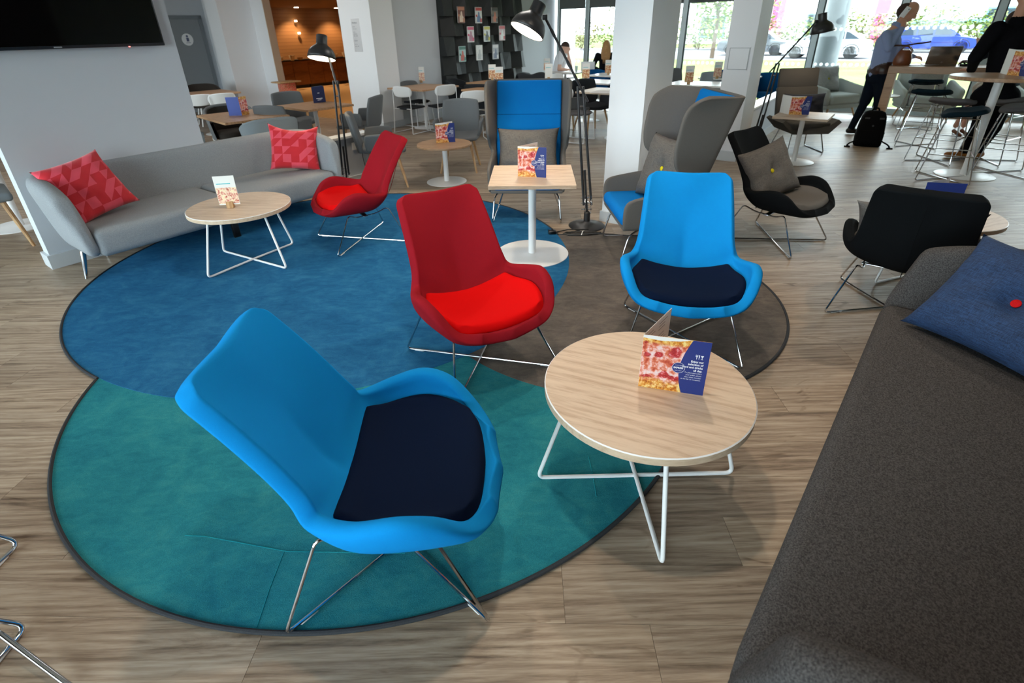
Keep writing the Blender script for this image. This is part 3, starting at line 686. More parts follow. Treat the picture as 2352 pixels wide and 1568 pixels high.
# ================================================================== WING CHAIRS
wgrey_f = fabric('wing_grey_wool', (112, 108, 104), (92, 89, 87), speckscale=600)
wblue_f = fabric('wing_blue_wool', (14, 122, 200), (10, 108, 184), speckscale=700)
def wing_chair(label, loc, fwd):
    t = thing('wing_chair', label, 'chair', (loc[0], loc[1], 0), face(*fwd), 'wing chairs')
    def backy(z): return -.20 - .27 * max(0, (z - .36)) / .86           # back plane leans
    # outer shell as one wrapped sheet: wing edge -> back -> wing edge, at heights z
    def front_y(z):                    # front edge of the wings and arms
        pts = [(.30, .30), (.36, .31), (.48, .31), (.525, .29), (.548, .22), (.558, .05), (.567, -.12), (.60, -.15), (.68, -.125), (.76, -.02), (.85, .005), (1.0, -.01), (1.12, -.03), (1.17, -.06), (1.205, -.12), (1.22, -.19)]
        for (z0, y0), (z1, y1) in zip(pts, pts[1:]):
            if z <= z1: return lerp(y0, y1, (z - z0) / (z1 - z0))
        return pts[-1][1]
    zs = [.30, .36, .42, .47, .51, .535, .555, .575, .60, .64, .68, .72, .76, .80, .88, .96, 1.04, 1.10, 1.14, 1.17, 1.19, 1.205, 1.215, 1.22]
    def sheet(z, j):                   # j 0..1 around
        hw = .335 + .03 * (z - .3); fy = front_y(z); by = backy(z); flare = .045 if z > .6 else .02
        if j < .38:
            k = j / .38; return Vector((-(hw + flare * (1 - k)) , lerp(fy, by + .06, k), z))
        if j > .62:
            k = (1 - j) / .38; return Vector(((hw + flare * (1 - k)), lerp(fy, by + .06, k), z))
        k = (j - .38) / .24; a = math.pi * (1 - k)
        x = hw * math.copysign(abs(math.cos(a)) ** .35, math.cos(a)) if abs(math.cos(a)) > 1e-6 else 0
        return Vector((x, by + .06 - .06 * math.sin(a) ** .5, z))
    mb = MB(); nu, nv = len(zs), 33
    mb.grid(lambda i, j: sheet(zs[min(nu - 1, round(i * (nu - 1)))], j), nu, nv)
    mb.build('outer_shell', wgrey_f, t, sub=1, solid=(.03, -1))
    # blue inner back pad in two panels and seat pad
    pv_ = Matrix.Translation((0, backy(.40) + .075, .40)) @ Matrix.Rotation(math.atan2(.27, .86), 4, 'X')
    MB().rbox(-.315, .315, -.055, .0, 0, .86, .02, 3).build('back_pad', wblue_f, t, ang=60).matrix_local = pv_
    MB().box(-.313, .313, -.0012, .0006, .54, .5435).build('pad_seam', navy_f, t, smooth=False).matrix_local = pv_
    m3 = MB().rbox(-.325, .325, -.22, .315, .32, .425, .045, 4); m3.build('seat_pad', wblue_f, t, ang=60)
    MB().rbox(-.335, .335, -.24, .30, .295, .33, .012, 2).build('seat_base', wgrey_f, t)
    MB().tube([(-.27, .02, .427), (.27, .02, .427)], .002, 5).build('seat_seam', wblue_f, t)
    for s in (-1, 1):
        MB().tube([(s * .22, -.14, .292), (s * .315, -.24, .008), (s * .325, .0, .008), (s * .325, .30, .008), (s * .305, .24, .25), (s * .24, .12, .292), (s * .22, -.14, .292)], .008, 10, fillet=.05, seg=5).build('leg_wire', chrome_m, t)
    return t
wing_chair('grey wing chair with blue inside facing the camera', (.24, 4.98), (-.09, -1))
wing_chair('grey wing chair with blue seat seen from the side before the column', (1.17, 3.97), (-1, -.03))
chair_cushion('grey linen cushion in the wing chair that faces the camera', (.24, 4.98), (-.09, -1), .0, .425, mat=grey_l, w=.60, h=.42, T=.075, tilt=-.40, button=(grey_l, (1.57,)), seed=7)
chair_cushion('grey linen cushion with a yellow button in the side-on wing chair', (1.17, 3.95), (-.92, -.38), -.02, .425, mat=grey_l, w=.50, h=.50, T=.08, tilt=-.30, button=(yelbtn, (1.57, 4.7)), seed=8)
# ================================================================== FLOOR LAMPS
shade_in = emis('lamp_inside', (1, .86, .62), 1.6)
lampm = plain('lamp_black', (44, 44, 46), .38, .1, var=.05)
def floor_lamp(label, base, elbow, neck, rimc, axis, power=6, spread=.022):
    t = thing('floor_lamp', label, 'lamp', base, 0, 'black floor lamps'); B = Vector(base)
    E_, Nk, C_ = Vector(elbow) - B, Vector(neck) - B, Vector(rimc) - B; ax = Vector(axis).normalized()
    MB().lathe([(.001, .05), (.03, .048), (.035, .042), (.09, .026), (.165, .008), (.168, .003), (.166, 0), (.001, 0)], 40).build('base', lampm, t, ang=50)
    MB().lathe([(.03, .04), (.03, .13), (.018, .14), (.018, .04)], 16).build('socket', lampm, t)
    d = E_.cross(Vector((0, 0, 1))); d = Vector((1, .2, 0)).normalized() if d.length < .01 else d.normalized()
    sd_ = Vector((1, 0, 0))
    low = Vector((0, 0, .10))
    for s in (-1, 1):
        MB().tube([low + sd_ * s * .035 + Vector((0, 0, .1)), E_ + sd_ * s * spread], .0115, 8).build('lower_arm', lampm, t)
    MB().tube([low, low.lerp(E_, .38)], .011, 8).build('lower_arm', lampm, t)
    for s in (-1, 0, 1):                # springs
        pts = [low + sd_ * s * .028 + Vector((.006 * math.cos(k * 1.3), -.014 + .006 * math.sin(k * 1.3), .02 + k * .0032)) for k in range(56)]
        MB().tube(pts, .0018, 4).build('spring', chrome_m, t)
    for z in (.16, .22, .27): 
        p = low.lerp(E_, (z - .1) / max(.2, E_.z - .1)); MB().tube([p - sd_ * .05, p + sd_ * .05], .004, 6).build('pin', chrome_m, t)
    for f in (.86, .995):
        p = low.lerp(E_, f); MB().tube([p - sd_ * .032, p + sd_ * .032], .006, 8).build('pin', chrome_m, t)
    up = (Nk - E_).normalized(); tail = E_ - up * .14
    MB().tube([tail, E_, E_.lerp(Nk, .5), Nk], .010, 8).build('upper_arm', lampm, t)
    for f in (.12, .32, .55, .78):
        p = E_.lerp(Nk, f); MB().tube([p - up * .03, p + up * .03], .0125, 8).build('arm_sleeve', lampm, t)
    zq = Vector((0, 0, 1)).rotation_difference(ax).to_matrix().to_4x4()
    prof = [(.143, 0), (.141, .03), (.130, .068), (.108, .1), (.08, .122), (.062, .135), (.055, .15), (.055, .225), (.05, .232), (.001, .232)]
    sh = MB().lathe(prof, 40, mat=zq, c=C_); sh.f = [f for f in sh.f if len(f) == 4] + [tuple((len(prof) - 1) * 40 + j for j in range(40))]
    shade = sh.build('shade', lampm, t, ang=30, solid=(.004, -1))
    inn = MB().lathe([(.137, .002), (.134, .03), (.123, .064), (.1, .095), (.06, .115), (.001, .12)], 40, mat=zq, c=C_); inn.f = [f for f in inn.f if len(f) == 4]
    inn.build('reflector', shade_in, shade, ang=60)
    MB().lathe([(.001, .02), (.02, .025), (.03, .045), (.028, .065), (.014, .095), (.001, .1)], 20, mat=zq, c=C_).build('bulb', emis('bulb_glow_' + label[:6], (1, .85, .6), 12), shade)
    l = bpy.data.lights.new('bulb_light', 'SPOT'); l.energy = power; l.color = (1, .8, .55); l.spot_size = 2.2; l.spot_blend = .5; l.shadow_soft_size = .04
    lo = bpy.data.objects.new('bulb_light', l); COL.objects.link(lo); lo.parent = t; lo.location = C_ + ax * .015
    lo.rotation_euler = Vector((0, 0, -1)).rotation_difference(-ax).to_euler()
    MB().rbox(-.02, .02, -.015, .015, -.02, .02, .006).build('shade_joint', lampm, t).location = Nk
    return t
floor_lamp('tall black angled floor lamp in the centre beside the wing chair', (.772, 4.60, 0), (.66, 4.60, 1.22), (.365, 4.66, 1.735), (.215, 4.58, 1.635), (.47, .22, .86), 14)
floor_lamp('black floor lamp standing at the far end of the light sofa', (-1.82, 5.98, 0), (-1.77, 5.99, 1.21), (-1.845, 6.06, 1.60), (-1.875, 5.98, 1.425), (.10, .26, .96), 10)
floor_lamp('black floor lamp by the windows with its shade bent over the chair', (3.66, 7.62, 0), (3.755, 7.6, 1.17), (4.165, 7.62, 1.66), (4.265, 7.6, 1.53), (-.2, .05, .98), 8)
# loose lamp cord by the main lamp
cordm = plain('cord_black', (20, 20, 22), .5)
lc = thing('power_cord', 'coiled black lamp cord lying at the foot of the main floor lamp', 'cord', (.70, 4.36, 0))
pts = [(.0 + .16 * math.cos(k * .55) + .02 * math.sin(k * 1.7), .0 + .05 * math.sin(k * .55) + .015 * math.cos(k * 2.1), .008 + .0012 * (k % 11)) for k in range(46)]
MB().tube([(.07, .09, .02), (-.12, .12, .01), (-.26, .06, .006), (-.25, .0, .006)] + pts, .0045, 6).build('cable', cordm, lc)
MB().rbox(-.035, .035, -.03, .03, 0, .04, .01).build('plug', black_m, lc).location = (-.27, .03, 0)
MB().tube([(-.02, -.06, .02), (.0, .0, .035), (.02, .05, .02)], .004, 6).build('cable_tie', white_m, lc)
# ================================================================== MENU CARDS
pizza_m, n, b = nodes('pizza_print')
tc = N(n, 'ShaderNodeTexCoord').outputs['Object']
pv = mapping(n, tc, (1, 1, 1))
ns = noisetex(n, pv, 38, 4, .6)
vo = N(n, 'ShaderNodeTexVoronoi'); n.links.new(mapping(n, tc, (1, 1, 1.25)), vo.inputs['Vector']); vo.inputs['Scale'].default_value = 19; vo.inputs['Randomness'].default_value = .75
pep = math_(n, 'ADD', vo.outputs['Distance'], math_(n, 'MULTIPLY', math_(n, 'SUBTRACT', ns, .5), .35))
cheese = ramp(n, ns, [(.36, lin((186, 70, 50))), (.46, lin((224, 120, 88))), (.56, lin((244, 196, 190))), (.68, lin((236, 222, 226)))])
pcol = ramp(n, noisetex(n, pv, 70, 4, .7), [(.36, lin((150, 26, 34))), (.54, lin((202, 58, 62))), (.68, lin((240, 170, 178)))])
col = mixc(n, ramp(n, pep, [(.40, (1, 1, 1, 1)), (.46, (0, 0, 0, 1))]), cheese, pcol)
sz = N(n, 'ShaderNodeSeparateXYZ'); n.links.new(tc, sz.inputs[0])
crustm = ramp(n, math_(n, 'ADD', sz.outputs[2], math_(n, 'MULTIPLY', math_(n, 'SUBTRACT', ns, .5), .05)), [(.0, (1, 1, 1, 1)), (.028, (.9, .9, .9, 1)), (.048, (0, 0, 0, 1)), (.185, (0, 0, 0, 1)), (.197, (1, 1, 1, 1))])
crust = ramp(n, noisetex(n, pv, 60, 5, .7), [(.36, lin((150, 60, 24))), (.48, lin((226, 150, 50))), (.6, lin((246, 216, 140)))])
col = mixc(n, crustm, col, crust)
n.links.new(col, b.inputs['Base Color']); b.inputs['Roughness'].default_value = .35
card_w = plain('card_white', (236, 234, 230), .5, var=.01); card_blue = plain('card_blue', (34, 52, 124), .4, var=.03); ink_w = plain('ink_white', (240, 240, 245), .5, var=0); ink_g = plain('ink_grey', (110, 110, 110), .5, var=0)
card_lblue = plain('card_royal_blue', (44, 70, 160), .45, var=.03); card_dnavy = plain('card_navy', (28, 38, 82), .45, var=.03)
def panelm(w, h): return MB().box(0, w, -.0006, .0006, 0, h)
def menu_card(label, p0, p1, p2, z, h=.222, full=True, group='folded menu cards'):
    p0, p1, p2 = Vector(p0[:2]), Vector(p1[:2]), Vector(p2[:2]); d = p1 - p0; w = d.length
    t = thing('menu_card', label, 'menu card', (p0.x, p0.y, z), 0, group)
    fr_ = panelm(w, h).build('front_panel', pizza_m, t, smooth=False); fr_.rotation_euler = (0, 0, math.atan2(d.y, d.x))
    prof = [(.73, 1), (.69, .9), (.64, .76), (.60, .6), (.585, .48), (.59, .34), (.61, .2), (.64, .08), (.665, 0)]
    v = [(x * w, -.0009, y * h) for x, y in prof] + [(w, -.0009, 0), (w, -.0009, h)]
    bl = MB().add(v, [tuple(range(len(v)))]).build('blue_field', card_blue, fr_, smooth=False)
    MB().add([(0, -.0009, h), (.0, -.0009, h * .95), (w * .28, -.0009, h * .925), (w * .55, -.0009, h * .955), (w * .72, -.0009, h)], [(0, 1, 2, 3, 4)]).build('white_corner', card_w, fr_, smooth=False)
    if full:
        k = 28; cx_, cz_, rr_ = .585 * w, .47 * h, .066 * h / .22 * .9 * .22 / .22 * .35
        cx_, cz_, rr_ = .575 * w, .47 * h, .0225
        MB().add([(cx_ + rr_ * math.cos(2 * math.pi * i / k), -.0012, cz_ + rr_ * math.sin(2 * math.pi * i / k)) for i in range(k)], [tuple(range(k))]).build('badge', card_blue, fr_, smooth=False)
        MB().tube([(cx_ + (rr_ - .001) * math.cos(2 * math.pi * i / k), -.0013, cz_ + (rr_ - .001) * math.sin(2 * math.pi * i / k)) for i in range(k)], .0005, 4, closed=True).build('badge_ring', ink_w, fr_)
        text('EXPRESS', .0092, ink_w, fr_, (cx_, -.0016, cz_ - .003), align='CENTER', bold=.0004, sx=.95)
        text('CAFE & BAR', .0045, ink_w, fr_, (cx_, -.0016, cz_ + .009), align='CENTER')
        text('CAFE & BAR', .0045, ink_w, fr_, (cx_, -.0016, cz_ - .013), align='CENTER')
        for i, s in enumerate(('Enjoy our', 'selection of', 'food and drinks', 'all day.')):
            text(s, .0112, ink_w, fr_, (.93 * w, -.0013, h * (.605 - i * .055)), align='RIGHT', bold=.00035, sx=.95)
        for i, s in enumerate(('To place and collect', 'your order, please', 'see a team member', 'at the bar or reception.')):
            text(s, .0074, ink_w, fr_, (.93 * w, -.0013, h * (.395 - i * .042)), align='RIGHT', sx=.95)
        ic = MB(); x0, z0 = .80 * w, .672 * h       # fork, knife and glass symbol
        for dx in (0, .003, .006): ic.box(x0 + dx, x0 + dx + .0013, -.0014, -.0012, z0 + .011, z0 + .018)
        ic.box(x0, x0 + .0073, -.0014, -.0012, z0 + .0095, z0 + .012).box(x0 + .003, x0 + .0045, -.0014, -.0012, z0, z0 + .011)
        ic.box(x0 + .0105, x0 + .0135, -.0014, -.0012, z0 + .007, z0 + .018).box(x0 + .0105, x0 + .012, -.0014, -.0012, z0, z0 + .008)
        ic.add([(x0 + .0165, -.0014, z0 + .016), (x0 + .0265, -.0014, z0 + .016), (x0 + .0235, -.0014, z0 + .0095), (x0 + .0195, -.0014, z0 + .0095)], [(0, 1, 2, 3)]).box(x0 + .0208, x0 + .0222, -.0014, -.0012, z0 + .001, z0 + .0095).box(x0 + .018, x0 + .025, -.0014, -.0012, z0, z0 + .0013)
        ic.build('cutlery_symbol', ink_w, fr_, smooth=False, fixn=False)
    d2 = p2 - p0
    bk = panelm(d2.length, h).build('rear_panel', card_w, t, smooth=False); bk.rotation_euler = (0, 0, math.atan2(d2.y, d2.x))
    if full:
        ln = MB()
        for i in range(12):
            zz = h * (.9 - i * .06)
            if i % 5 == 3: continue
            ln.box(d2.length * .12, d2.length * (.42 if i % 2 else .34), -.0009, -.0007, zz, zz + .0022).box(d2.length * .55, d2.length * (.78 if i % 3 else .86), -.0009, -.0007, zz, zz + .0022)
        ln.build('print_lines', ink_g, bk, smooth=False)
    return t
menu_card('folded menu card with pizza picture on the nearest coffee table', (.478, 1.535), (.693, 1.470), (.63, 1.72), .469 + .004)
menu_card('folded pizza menu card on the square table before the wing chair', (.114, 3.897), (.322, 3.83), (.27, 4.04), .65 + .012)
menu_card('folded pizza menu card on the small round pedestal table', (-.789, 6.36), (-.565, 6.40), (-.60, 6.53), .463)
a0, a1 = at(1811, 263, .6), at(1857, 264, .6); menu_card('folded pizza menu card on the square table near the windows', a0, a1, a0 + Vector((-.02, .2, 0)), .601)
a0, a1 = at(2312, 172, 1.09), at(2372, 178, 1.09); menu_card('pizza menu card standing on the round bar table', a0, a0 + (a1 - a0).normalized() * .25, a0 + Vector((.1, .2, 0)), 1.092, .25)
def leaflet(label, loc, rz, foodm, z, w=.10, h=.2, group='tall menu leaflets in wooden blocks'):
    t = thing('menu_leaflet', label, 'menu card', (loc[0], loc[1], z), rz, group)
    MB().rbox(-.025, .025, -.02, .02, 0, .05, .003, 1).build('wooden_block', beech_m, t)
    MB().box(-w / 2, w / 2, -.004, -.002, .025, .025 + h).build('leaflet', card_w, t, smooth=False)
    MB().box(-w / 2 + .002, w / 2 - .002, -.0052, -.004, .035, .025 + h * .60).build('food_picture', foodm, t, smooth=False)
    MB().box(-w / 2 + .015, w / 2 - .035, -.0052, -.004, .025 + h * .72, .025 + h * .75).build('heading', plain('ink_turquoise', (70, 190, 200), .5) if 'ink_turquoise' not in MATS else MATS['ink_turquoise'], t, smooth=False)
    return t
def food(name, cols):
    m, n, b = nodes(name); co = objco(n); v = noisetex(n, co, 45, 3, .6, 1.0)
    n.links.new(ramp(n, v, [(.34 + .08 * i, lin(c)) for i, c in enumerate(cols)]), b.inputs['Base Color']); b.inputs['Roughness'].default_value = .4
    return m
food1 = food('sausage_print', [(150, 60, 50), (214, 120, 96), (236, 196, 176), (244, 228, 190)])
food2 = food('bean_print', [(120, 44, 36), (196, 70, 56), (206, 158, 96), (238, 222, 190)])
leaflet('white leaflet with food picture on the coffee table by the light sofa', (-2.10, 3.87), .16, food1, .469 + Z, .15, .22)
# ================================================================== DINING FURNITURE
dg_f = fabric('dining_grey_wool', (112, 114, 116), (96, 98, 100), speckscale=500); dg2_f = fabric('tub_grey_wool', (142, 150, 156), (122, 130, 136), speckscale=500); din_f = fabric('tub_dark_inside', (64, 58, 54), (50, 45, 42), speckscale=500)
dark_f = fabric('anthracite_wool', (52, 54, 58), (40, 42, 46), speckscale=500); dblue_f = fabric('dining_blue_wool', (20, 92, 150), (14, 76, 128), speckscale=500); teal_f = fabric('dark_teal_wool', (22, 42, 52), (16, 32, 42), speckscale=500); mgrey_f = fabric('stool_grey_wool', (104, 102, 104), (88, 86, 88), speckscale=500)
wpl = plain('white_plastic', (232, 233, 234), .4, var=.01)
def rsheet(fn, nu=14, nv=14): return MB().grid(fn, nu, nv)
def sq(u, e=.5): return math.copysign(abs(u) ** e, u)
def dining_chair(label, loc, fwd, fab=None, group='grey upholstered dining chairs', z=0):
    fab = fab or dg_f
    t = thing('dining_chair', label, 'chair', (loc[0], loc[1], z), face(*fwd), group)
    def disc(u, v):                        # map square to rounded square
        x, y = 2 * u - 1, 2 * v - 1; return x * math.sqrt(1 - y * y * .16), y * math.sqrt(1 - x * x * .16)
    rsheet(lambda u, v: (lambda p: (p[0] * .27, p[1] * .26 + .01, .44 + .03 * p[0] ** 2 + .02 * max(0, -p[1])))(disc(u, v))).build('seat', fab, t, sub=1, solid=(.05, -1))
    rsheet(lambda u, v: (lambda p: (p[0] * .245, -.255 - .09 * (p[1] + 1) / 2 + .05 * p[0] ** 2, .64 + p[1] * .225))(disc(u, v))).build('backrest', fab, t, sub=1, solid=(.04, 1))
    for s in (-1, 1):
        rsheet(lambda u, v: (lambda p: (s * (.285 + .02 * p[1]), -.03 + p[0] * .17, .545 + p[1] * .10))(disc(u, v)), 10, 10).build('arm_flap', fab, t, sub=1, solid=(.035, 0))
        for sy in (-1, 1):
            MB().tube([(s * .15, sy * .14, .42), (s * .235, sy * .235, 0)], .02, 10, taper=.012).build('leg', beech_m, t)
    return t
def tub_chair(label, loc, fwd, out=None, inn=None, group='grey tub chairs', wood_legs=False):
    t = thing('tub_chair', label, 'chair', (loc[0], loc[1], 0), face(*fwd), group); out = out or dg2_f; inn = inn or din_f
    def wallp(u, v, k):
        a = math.radians(lerp(-205, 25, u)); top = .78 - .16 * abs(2 * u - 1) ** 2.2
        r = .27 + .04 * v - k; c, s = math.cos(a), math.sin(a)
        return Vector((r * 1.08 * sq(c, .8), r * sq(s, .8) + (.0), lerp(.36, top - k * .3, v)))
    MB().grid(lambda u, v: wallp(u, v, 0), 25, 7).build('shell', out, t, sub=1)
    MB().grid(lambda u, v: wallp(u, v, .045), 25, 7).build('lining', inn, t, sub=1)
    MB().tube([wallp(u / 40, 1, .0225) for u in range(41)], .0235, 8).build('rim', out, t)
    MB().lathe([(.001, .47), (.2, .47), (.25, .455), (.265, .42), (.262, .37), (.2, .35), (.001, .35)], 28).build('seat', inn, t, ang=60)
    for s in (-1, 1):
        for sy in (-1, 1): MB().tube([(s * .15, sy * .15, .36), (s * .22, sy * .22, 0)], .016 if not wood_legs else .019, 8, taper=.01).build('leg', beech_m if wood_legs else wpl, t)
    return t
def wire_chair(label, loc, fwd, back=None, seat=None, group='white wire dining chairs'):
    t = thing('wire_chair', label, 'chair', (loc[0], loc[1], 0), face(*fwd), group)
    def disc(u, v):
        x, y = 2 * u - 1, 2 * v - 1; return x * math.sqrt(1 - y * y * .3), y * math.sqrt(1 - x * x * .3)
    rsheet(lambda u, v: (lambda p: (p[0] * .225, p[1] * .215, .45 + .012 * p[0] ** 2))(disc(u, v))).build('seat_pad', seat or dark_f, t, sub=1, solid=(.035, -1))
    rsheet(lambda u, v: (lambda p: (p[0] * .225, -.235 + .06 * p[0] ** 2 - .02 * p[1], .72 + p[1] * .095))(disc(u, v)), 12, 8).build('backrest', back or wpl, t, sub=1, solid=(.012, 0))
    for s in (-1, 1):
        MB().tube([(s * .2, -.215, .76), (s * .205, -.215, .44), (s * .225, -.255, .01), (s * .225, .235, .01), (s * .2, .19, .43)], .0075, 8, fillet=.02).build('leg_wire', wpl, t)
    MB().tube([(-.2, -.2, .43), (.2, -.2, .43)], .007, 6).build('cross_bar', wpl, t); MB().tube([(-.2, .19, .43), (.2, .19, .43)], .007, 6).build('cross_bar', wpl, t)
    return t
# round table group at the middle
dining_chair('grey upholstered chair with beech legs behind the small round table', (-.56, 6.96), (-.06, -1))
dining_chair('grey upholstered chair with beech legs turned to the small round table', (-1.42, 6.28), (.97, .22))
# two tables beyond the light sofa
def dtable(label, c, w, d, rot, mat=oakd_m, h=.74, base=.24): return pedestal(label, c[0], c[1], 0, (w, d), h, base, rot, mat, name='dining_table', group='square dining tables')
dtable('oak dining table with an open blue menu card, behind the light sofa', (-3.38, 7.10), 1.05, .80, -.80)
dtable('oak dining table with a closed navy menu card, beyond the light sofa', (-2.74, 8.02), .90, .75, -.72)
tub_chair('light grey tub chair on the left of the table behind the light sofa', (-3.90, 6.62), (.75, .55))
tub_chair('light grey tub chair turned away at the table behind the light sofa', (-2.86, 6.62), (-.55, .75))
tub_chair('grey tub chair on the far side of the table behind the light sofa', (-3.86, 7.75), (.6, -.8), out=dg_f)
dining_chair('grey upholstered chair on the far left of the navy menu card table', (-3.25, 8.62), (.62, -.78))
dining_chair('grey upholstered chair seen from behind at the navy menu card table', (-2.13, 8.05), (-.93, .2))
dining_chair('grey upholstered chair on the near side of the navy menu card table', (-2.95, 7.42), (.25, .95))
# table by the washroom door
dtable('oak dining table near the washroom door', at(480, 212, .74), .9, .8, -.75)
wire_chair('white backed wire chair beside the edge of the television wall', at(457, 236, .66), (-.5, .8)); wire_chair('white backed wire chair at the table near the washroom door', at(506, 233, .66), (-.6, .75))
tub_chair('dark tub chair at the far side of the table near the washroom door', at(470, 204, .75) + Vector((-.3, .5, 0)), (.6, -.8), out=din_f)
# table in front of the rack wall
dtable('oak dining table with three white wire chairs before the rack wall', (-1.46, 10.45), .95, .95, -.68)
def by_back(px, py, fwd): v = Vector(fwd).normalized(); q = at(px, py, .72); return (q.x + v.x * .235, q.y + v.y * .235)
wire_chair('white wire chair on the left of the table before the rack wall', by_back(919, 211, (.55, .83)), (.55, .83)); wire_chair('white wire chair at the right of the table before the rack wall', by_back(1027, 207, (-.6, .8)), (-.6, .8))
wire_chair('white wire chair seen from behind beside the blue wing chair', by_back(1090, 222, (-.25, .97)), (-.25, .97))
wire_chair('grey backed wire chair against the rack wall', (-1.66, 10.80), (.75, -.66), back=dg_f)
dtable('dark oak table with two tall leaflets before the magazine rack', (.02, 11.0), 1.2, .8, -.72)
dtable('dark oak table half hidden behind the blue wing chair', (-.1, 9.75), .9, .8, -.72)
tub_chair('anthracite tub chair left of the table before the magazine rack', (-.78, 11.3), (.8, -.3), dark_f, dark_f, 'anthracite tub chairs'); tub_chair('anthracite tub chair in front of the rack table', (-.35, 10.35), (.3, .95), dark_f, dark_f, 'anthracite tub chairs')
tub_chair('anthracite tub chair beside the magazine rack, holding a dark coat', (.72, 11.75), (-.6, -.8), dark_f, dark_f, 'anthracite tub chairs')
# window side tables
wtop = plain('white_laminate', (232, 230, 226), .25, var=.02)
WT = [('bright table where the man in the white shirt sits', (1.55, 13.35), .9, .8), ('bright table behind the floor lamp arm', (1.72, 10.8), 1.2, .75), ('bright table beside the blonde woman', (2.5, 12.15), 1.0, .75), ('bright table covered with papers beside the near column', (1.95, 8.85), 1.3, .75),
      ('bright table seen between the two columns', (3.55, 9.75), 1.1, .8), ('bright table with a leaflet left of the far column', (4.5, 10.9), 1.0, .8)]
for l, c, w, d in WT: dtable(l, c, w, d, -.64, wtop if 'papers' not in l else oak_m)
wire_chair('white wire chair with grey seat beside the arm of the main floor lamp', (1.22, 8.72), (.8, -.5), seat=mgrey_f); wire_chair('grey backed wire chair by the white legged stool row', (1.02, 9.75), (.7, -.7), back=dg_f)
wire_chair('white wire chair at the second window table', (1.3, 11.6), (.6, -.7)); wire_chair('grey wire chair near the bright wall corner', (.75, 12.6), (.8, .4), back=dg2_f); wire_chair('grey wire chair in front of the man in the white shirt', (1.1, 12.3), (.3, .9), back=dg2_f)
dining_chair('grey dining chair with wooden legs beyond the floor lamp', (1.18, 9.35), (.9, .4)); dining_chair('dark dining chair with wooden legs left of the near column', (1.6, 9.55), (.4, -.9), dark_f)
tub_chair('blue tub chair at the table left of the near column', (2.25, 9.65), (-.4, -.9), dblue_f, dblue_f, 'blue tub chairs', True); tub_chair('blue tub chair with its back to the window between the columns', (4.75, 11.75), (-.5, -.85), dblue_f, dblue_f, 'blue tub chairs', True)
tub_chair('blue tub chair behind the floor lamp by the windows', (5.25, 10.75), (-.3, -.95), dblue_f, dblue_f, 'blue tub chairs', True)
dining_chair('grey dining chair between the two columns', (3.15, 10.55), (.4, -.9), dg2_f); dining_chair('pale dining chair beside the leaflet between the columns', (4.0, 10.4), (-.3, -.9), dg2_f); dining_chair('grey dining chair against the window between the columns', (3.7, 11.6), (.2, -1), dg_f)
tub_chair('blue tub chair by the blonde woman', (2.2, 12.75), (.2, -1), dblue_f, dblue_f, 'blue tub chairs', True)
wire_chair('pale wire chair at the end of the paper covered table', (2.35, 8.15), (-.3, .95), back=dg_f, seat=dark_f)
# tall leaflets and blue cards on tables
for l, q, h, fm in (('tall leaflet on the table before the rack wall', (968, 190), .74, food1), ('tall leaflet on the rack table, left one', (1131, 184), .74, food2), ('tall leaflet on the rack table, right one', (1147, 192), .74, food2), ('tall leaflet on the first window table', (1256, 165), .74, food1), ('tall leaflet on the table behind the lamp arm', (1345, 183), .74, food2),
                    ('tall leaflet half hidden by the near column', (1397, 172), .74, food2), ('tall leaflet on the table between the columns', (1581, 193), .74, food2), ('tall leaflet on the table left of the far column', (1646, 181), .74, food1), ('pale leaflet beside the top of the blue wing chair', (1260, 183), .74, card_w)):
    p = at(*q, h); leaflet(l, p, .0, fm, h + .001, .15, .27)
def blue_card(label, px0, px1, px2, h, m, pizza=False):
    p0, p1, p2 = (at(*q, h) for q in (px0, px1, px2)); t = thing('menu_card', label, 'menu card', p0, 0, 'folded menu cards')
    for nm, e, mm in (('front_panel', p1, m), ('rear_panel', p2, pizza_m if pizza else m)):
        d = e - p0; o = panelm(d.length, .225).build(nm, mm, t, smooth=False); o.rotation_euler = (0, 0, math.atan2(d.y, d.x))
        if nm == 'front_panel':
            w = d.length; MB().box(w * .42, w * .58, -.002, -.001, .13, .14).box(w * .25, w * .75, -.002, -.001, .055, .063).box(w * .35, w * .65, -.002, -.001, .035, .041).build('lettering', ink_w, o, smooth=False)
    return t
blue_card('open blue menu card with pizza picture on the table behind the sofa', (556, 265), (527, 266), (573, 262), .741, card_lblue, True)
blue_card('closed navy menu card on the table beyond the sofa', (721, 237), (749, 234), (745, 231), .741, card_dnavy)
p0 = at(2106, 488, .47); p1 = at(2206, 493, .47)
bc = thing('menu_card', 'plain blue menu card showing its back behind the black chair', 'menu card', (p0.x, p0.y, .471), 0, 'folded menu cards')
for nm, a_ in (('front_panel', p1 - p0), ('rear_panel', (p1 - p0) * .9 + Vector((.05, .16, 0)))):
    o = panelm(.23, .21).build(nm, card_lblue if nm == 'front_panel' else card_w, bc, smooth=False); o.rotation_euler = (0, 0, math.atan2(a_.y, a_.x))
# newspapers on the paper covered table
np_ = thing('newspaper', 'open newspaper lying on the table beside the near column', 'newspaper', (1.75, 8.7, .7415), -.5)
MB().box(-.3, 0, -.2, .2, 0, .003).build('page', plain('newsprint', (222, 214, 210), .8, var=.08, scale=60), np_, smooth=False); MB().box(0.004, .3, -.2, .2, 0, .004).build('page', MATS['newsprint'], np_, smooth=False)
# coat on chair
ct = thing('coat', 'dark folded coat over the chair back before the rack', 'coat', (.62, 11.55, .72), .3); MB().grid(lambda u, v: (lerp(-.3, .3, u), .12 * math.cos(v * math.pi) , .14 * math.sin(v * math.pi) - .02 + .02 * math.sin(u * 9)), 14, 9).build('cloth', dark_f, ct, sub=1, solid=(.02, 0))
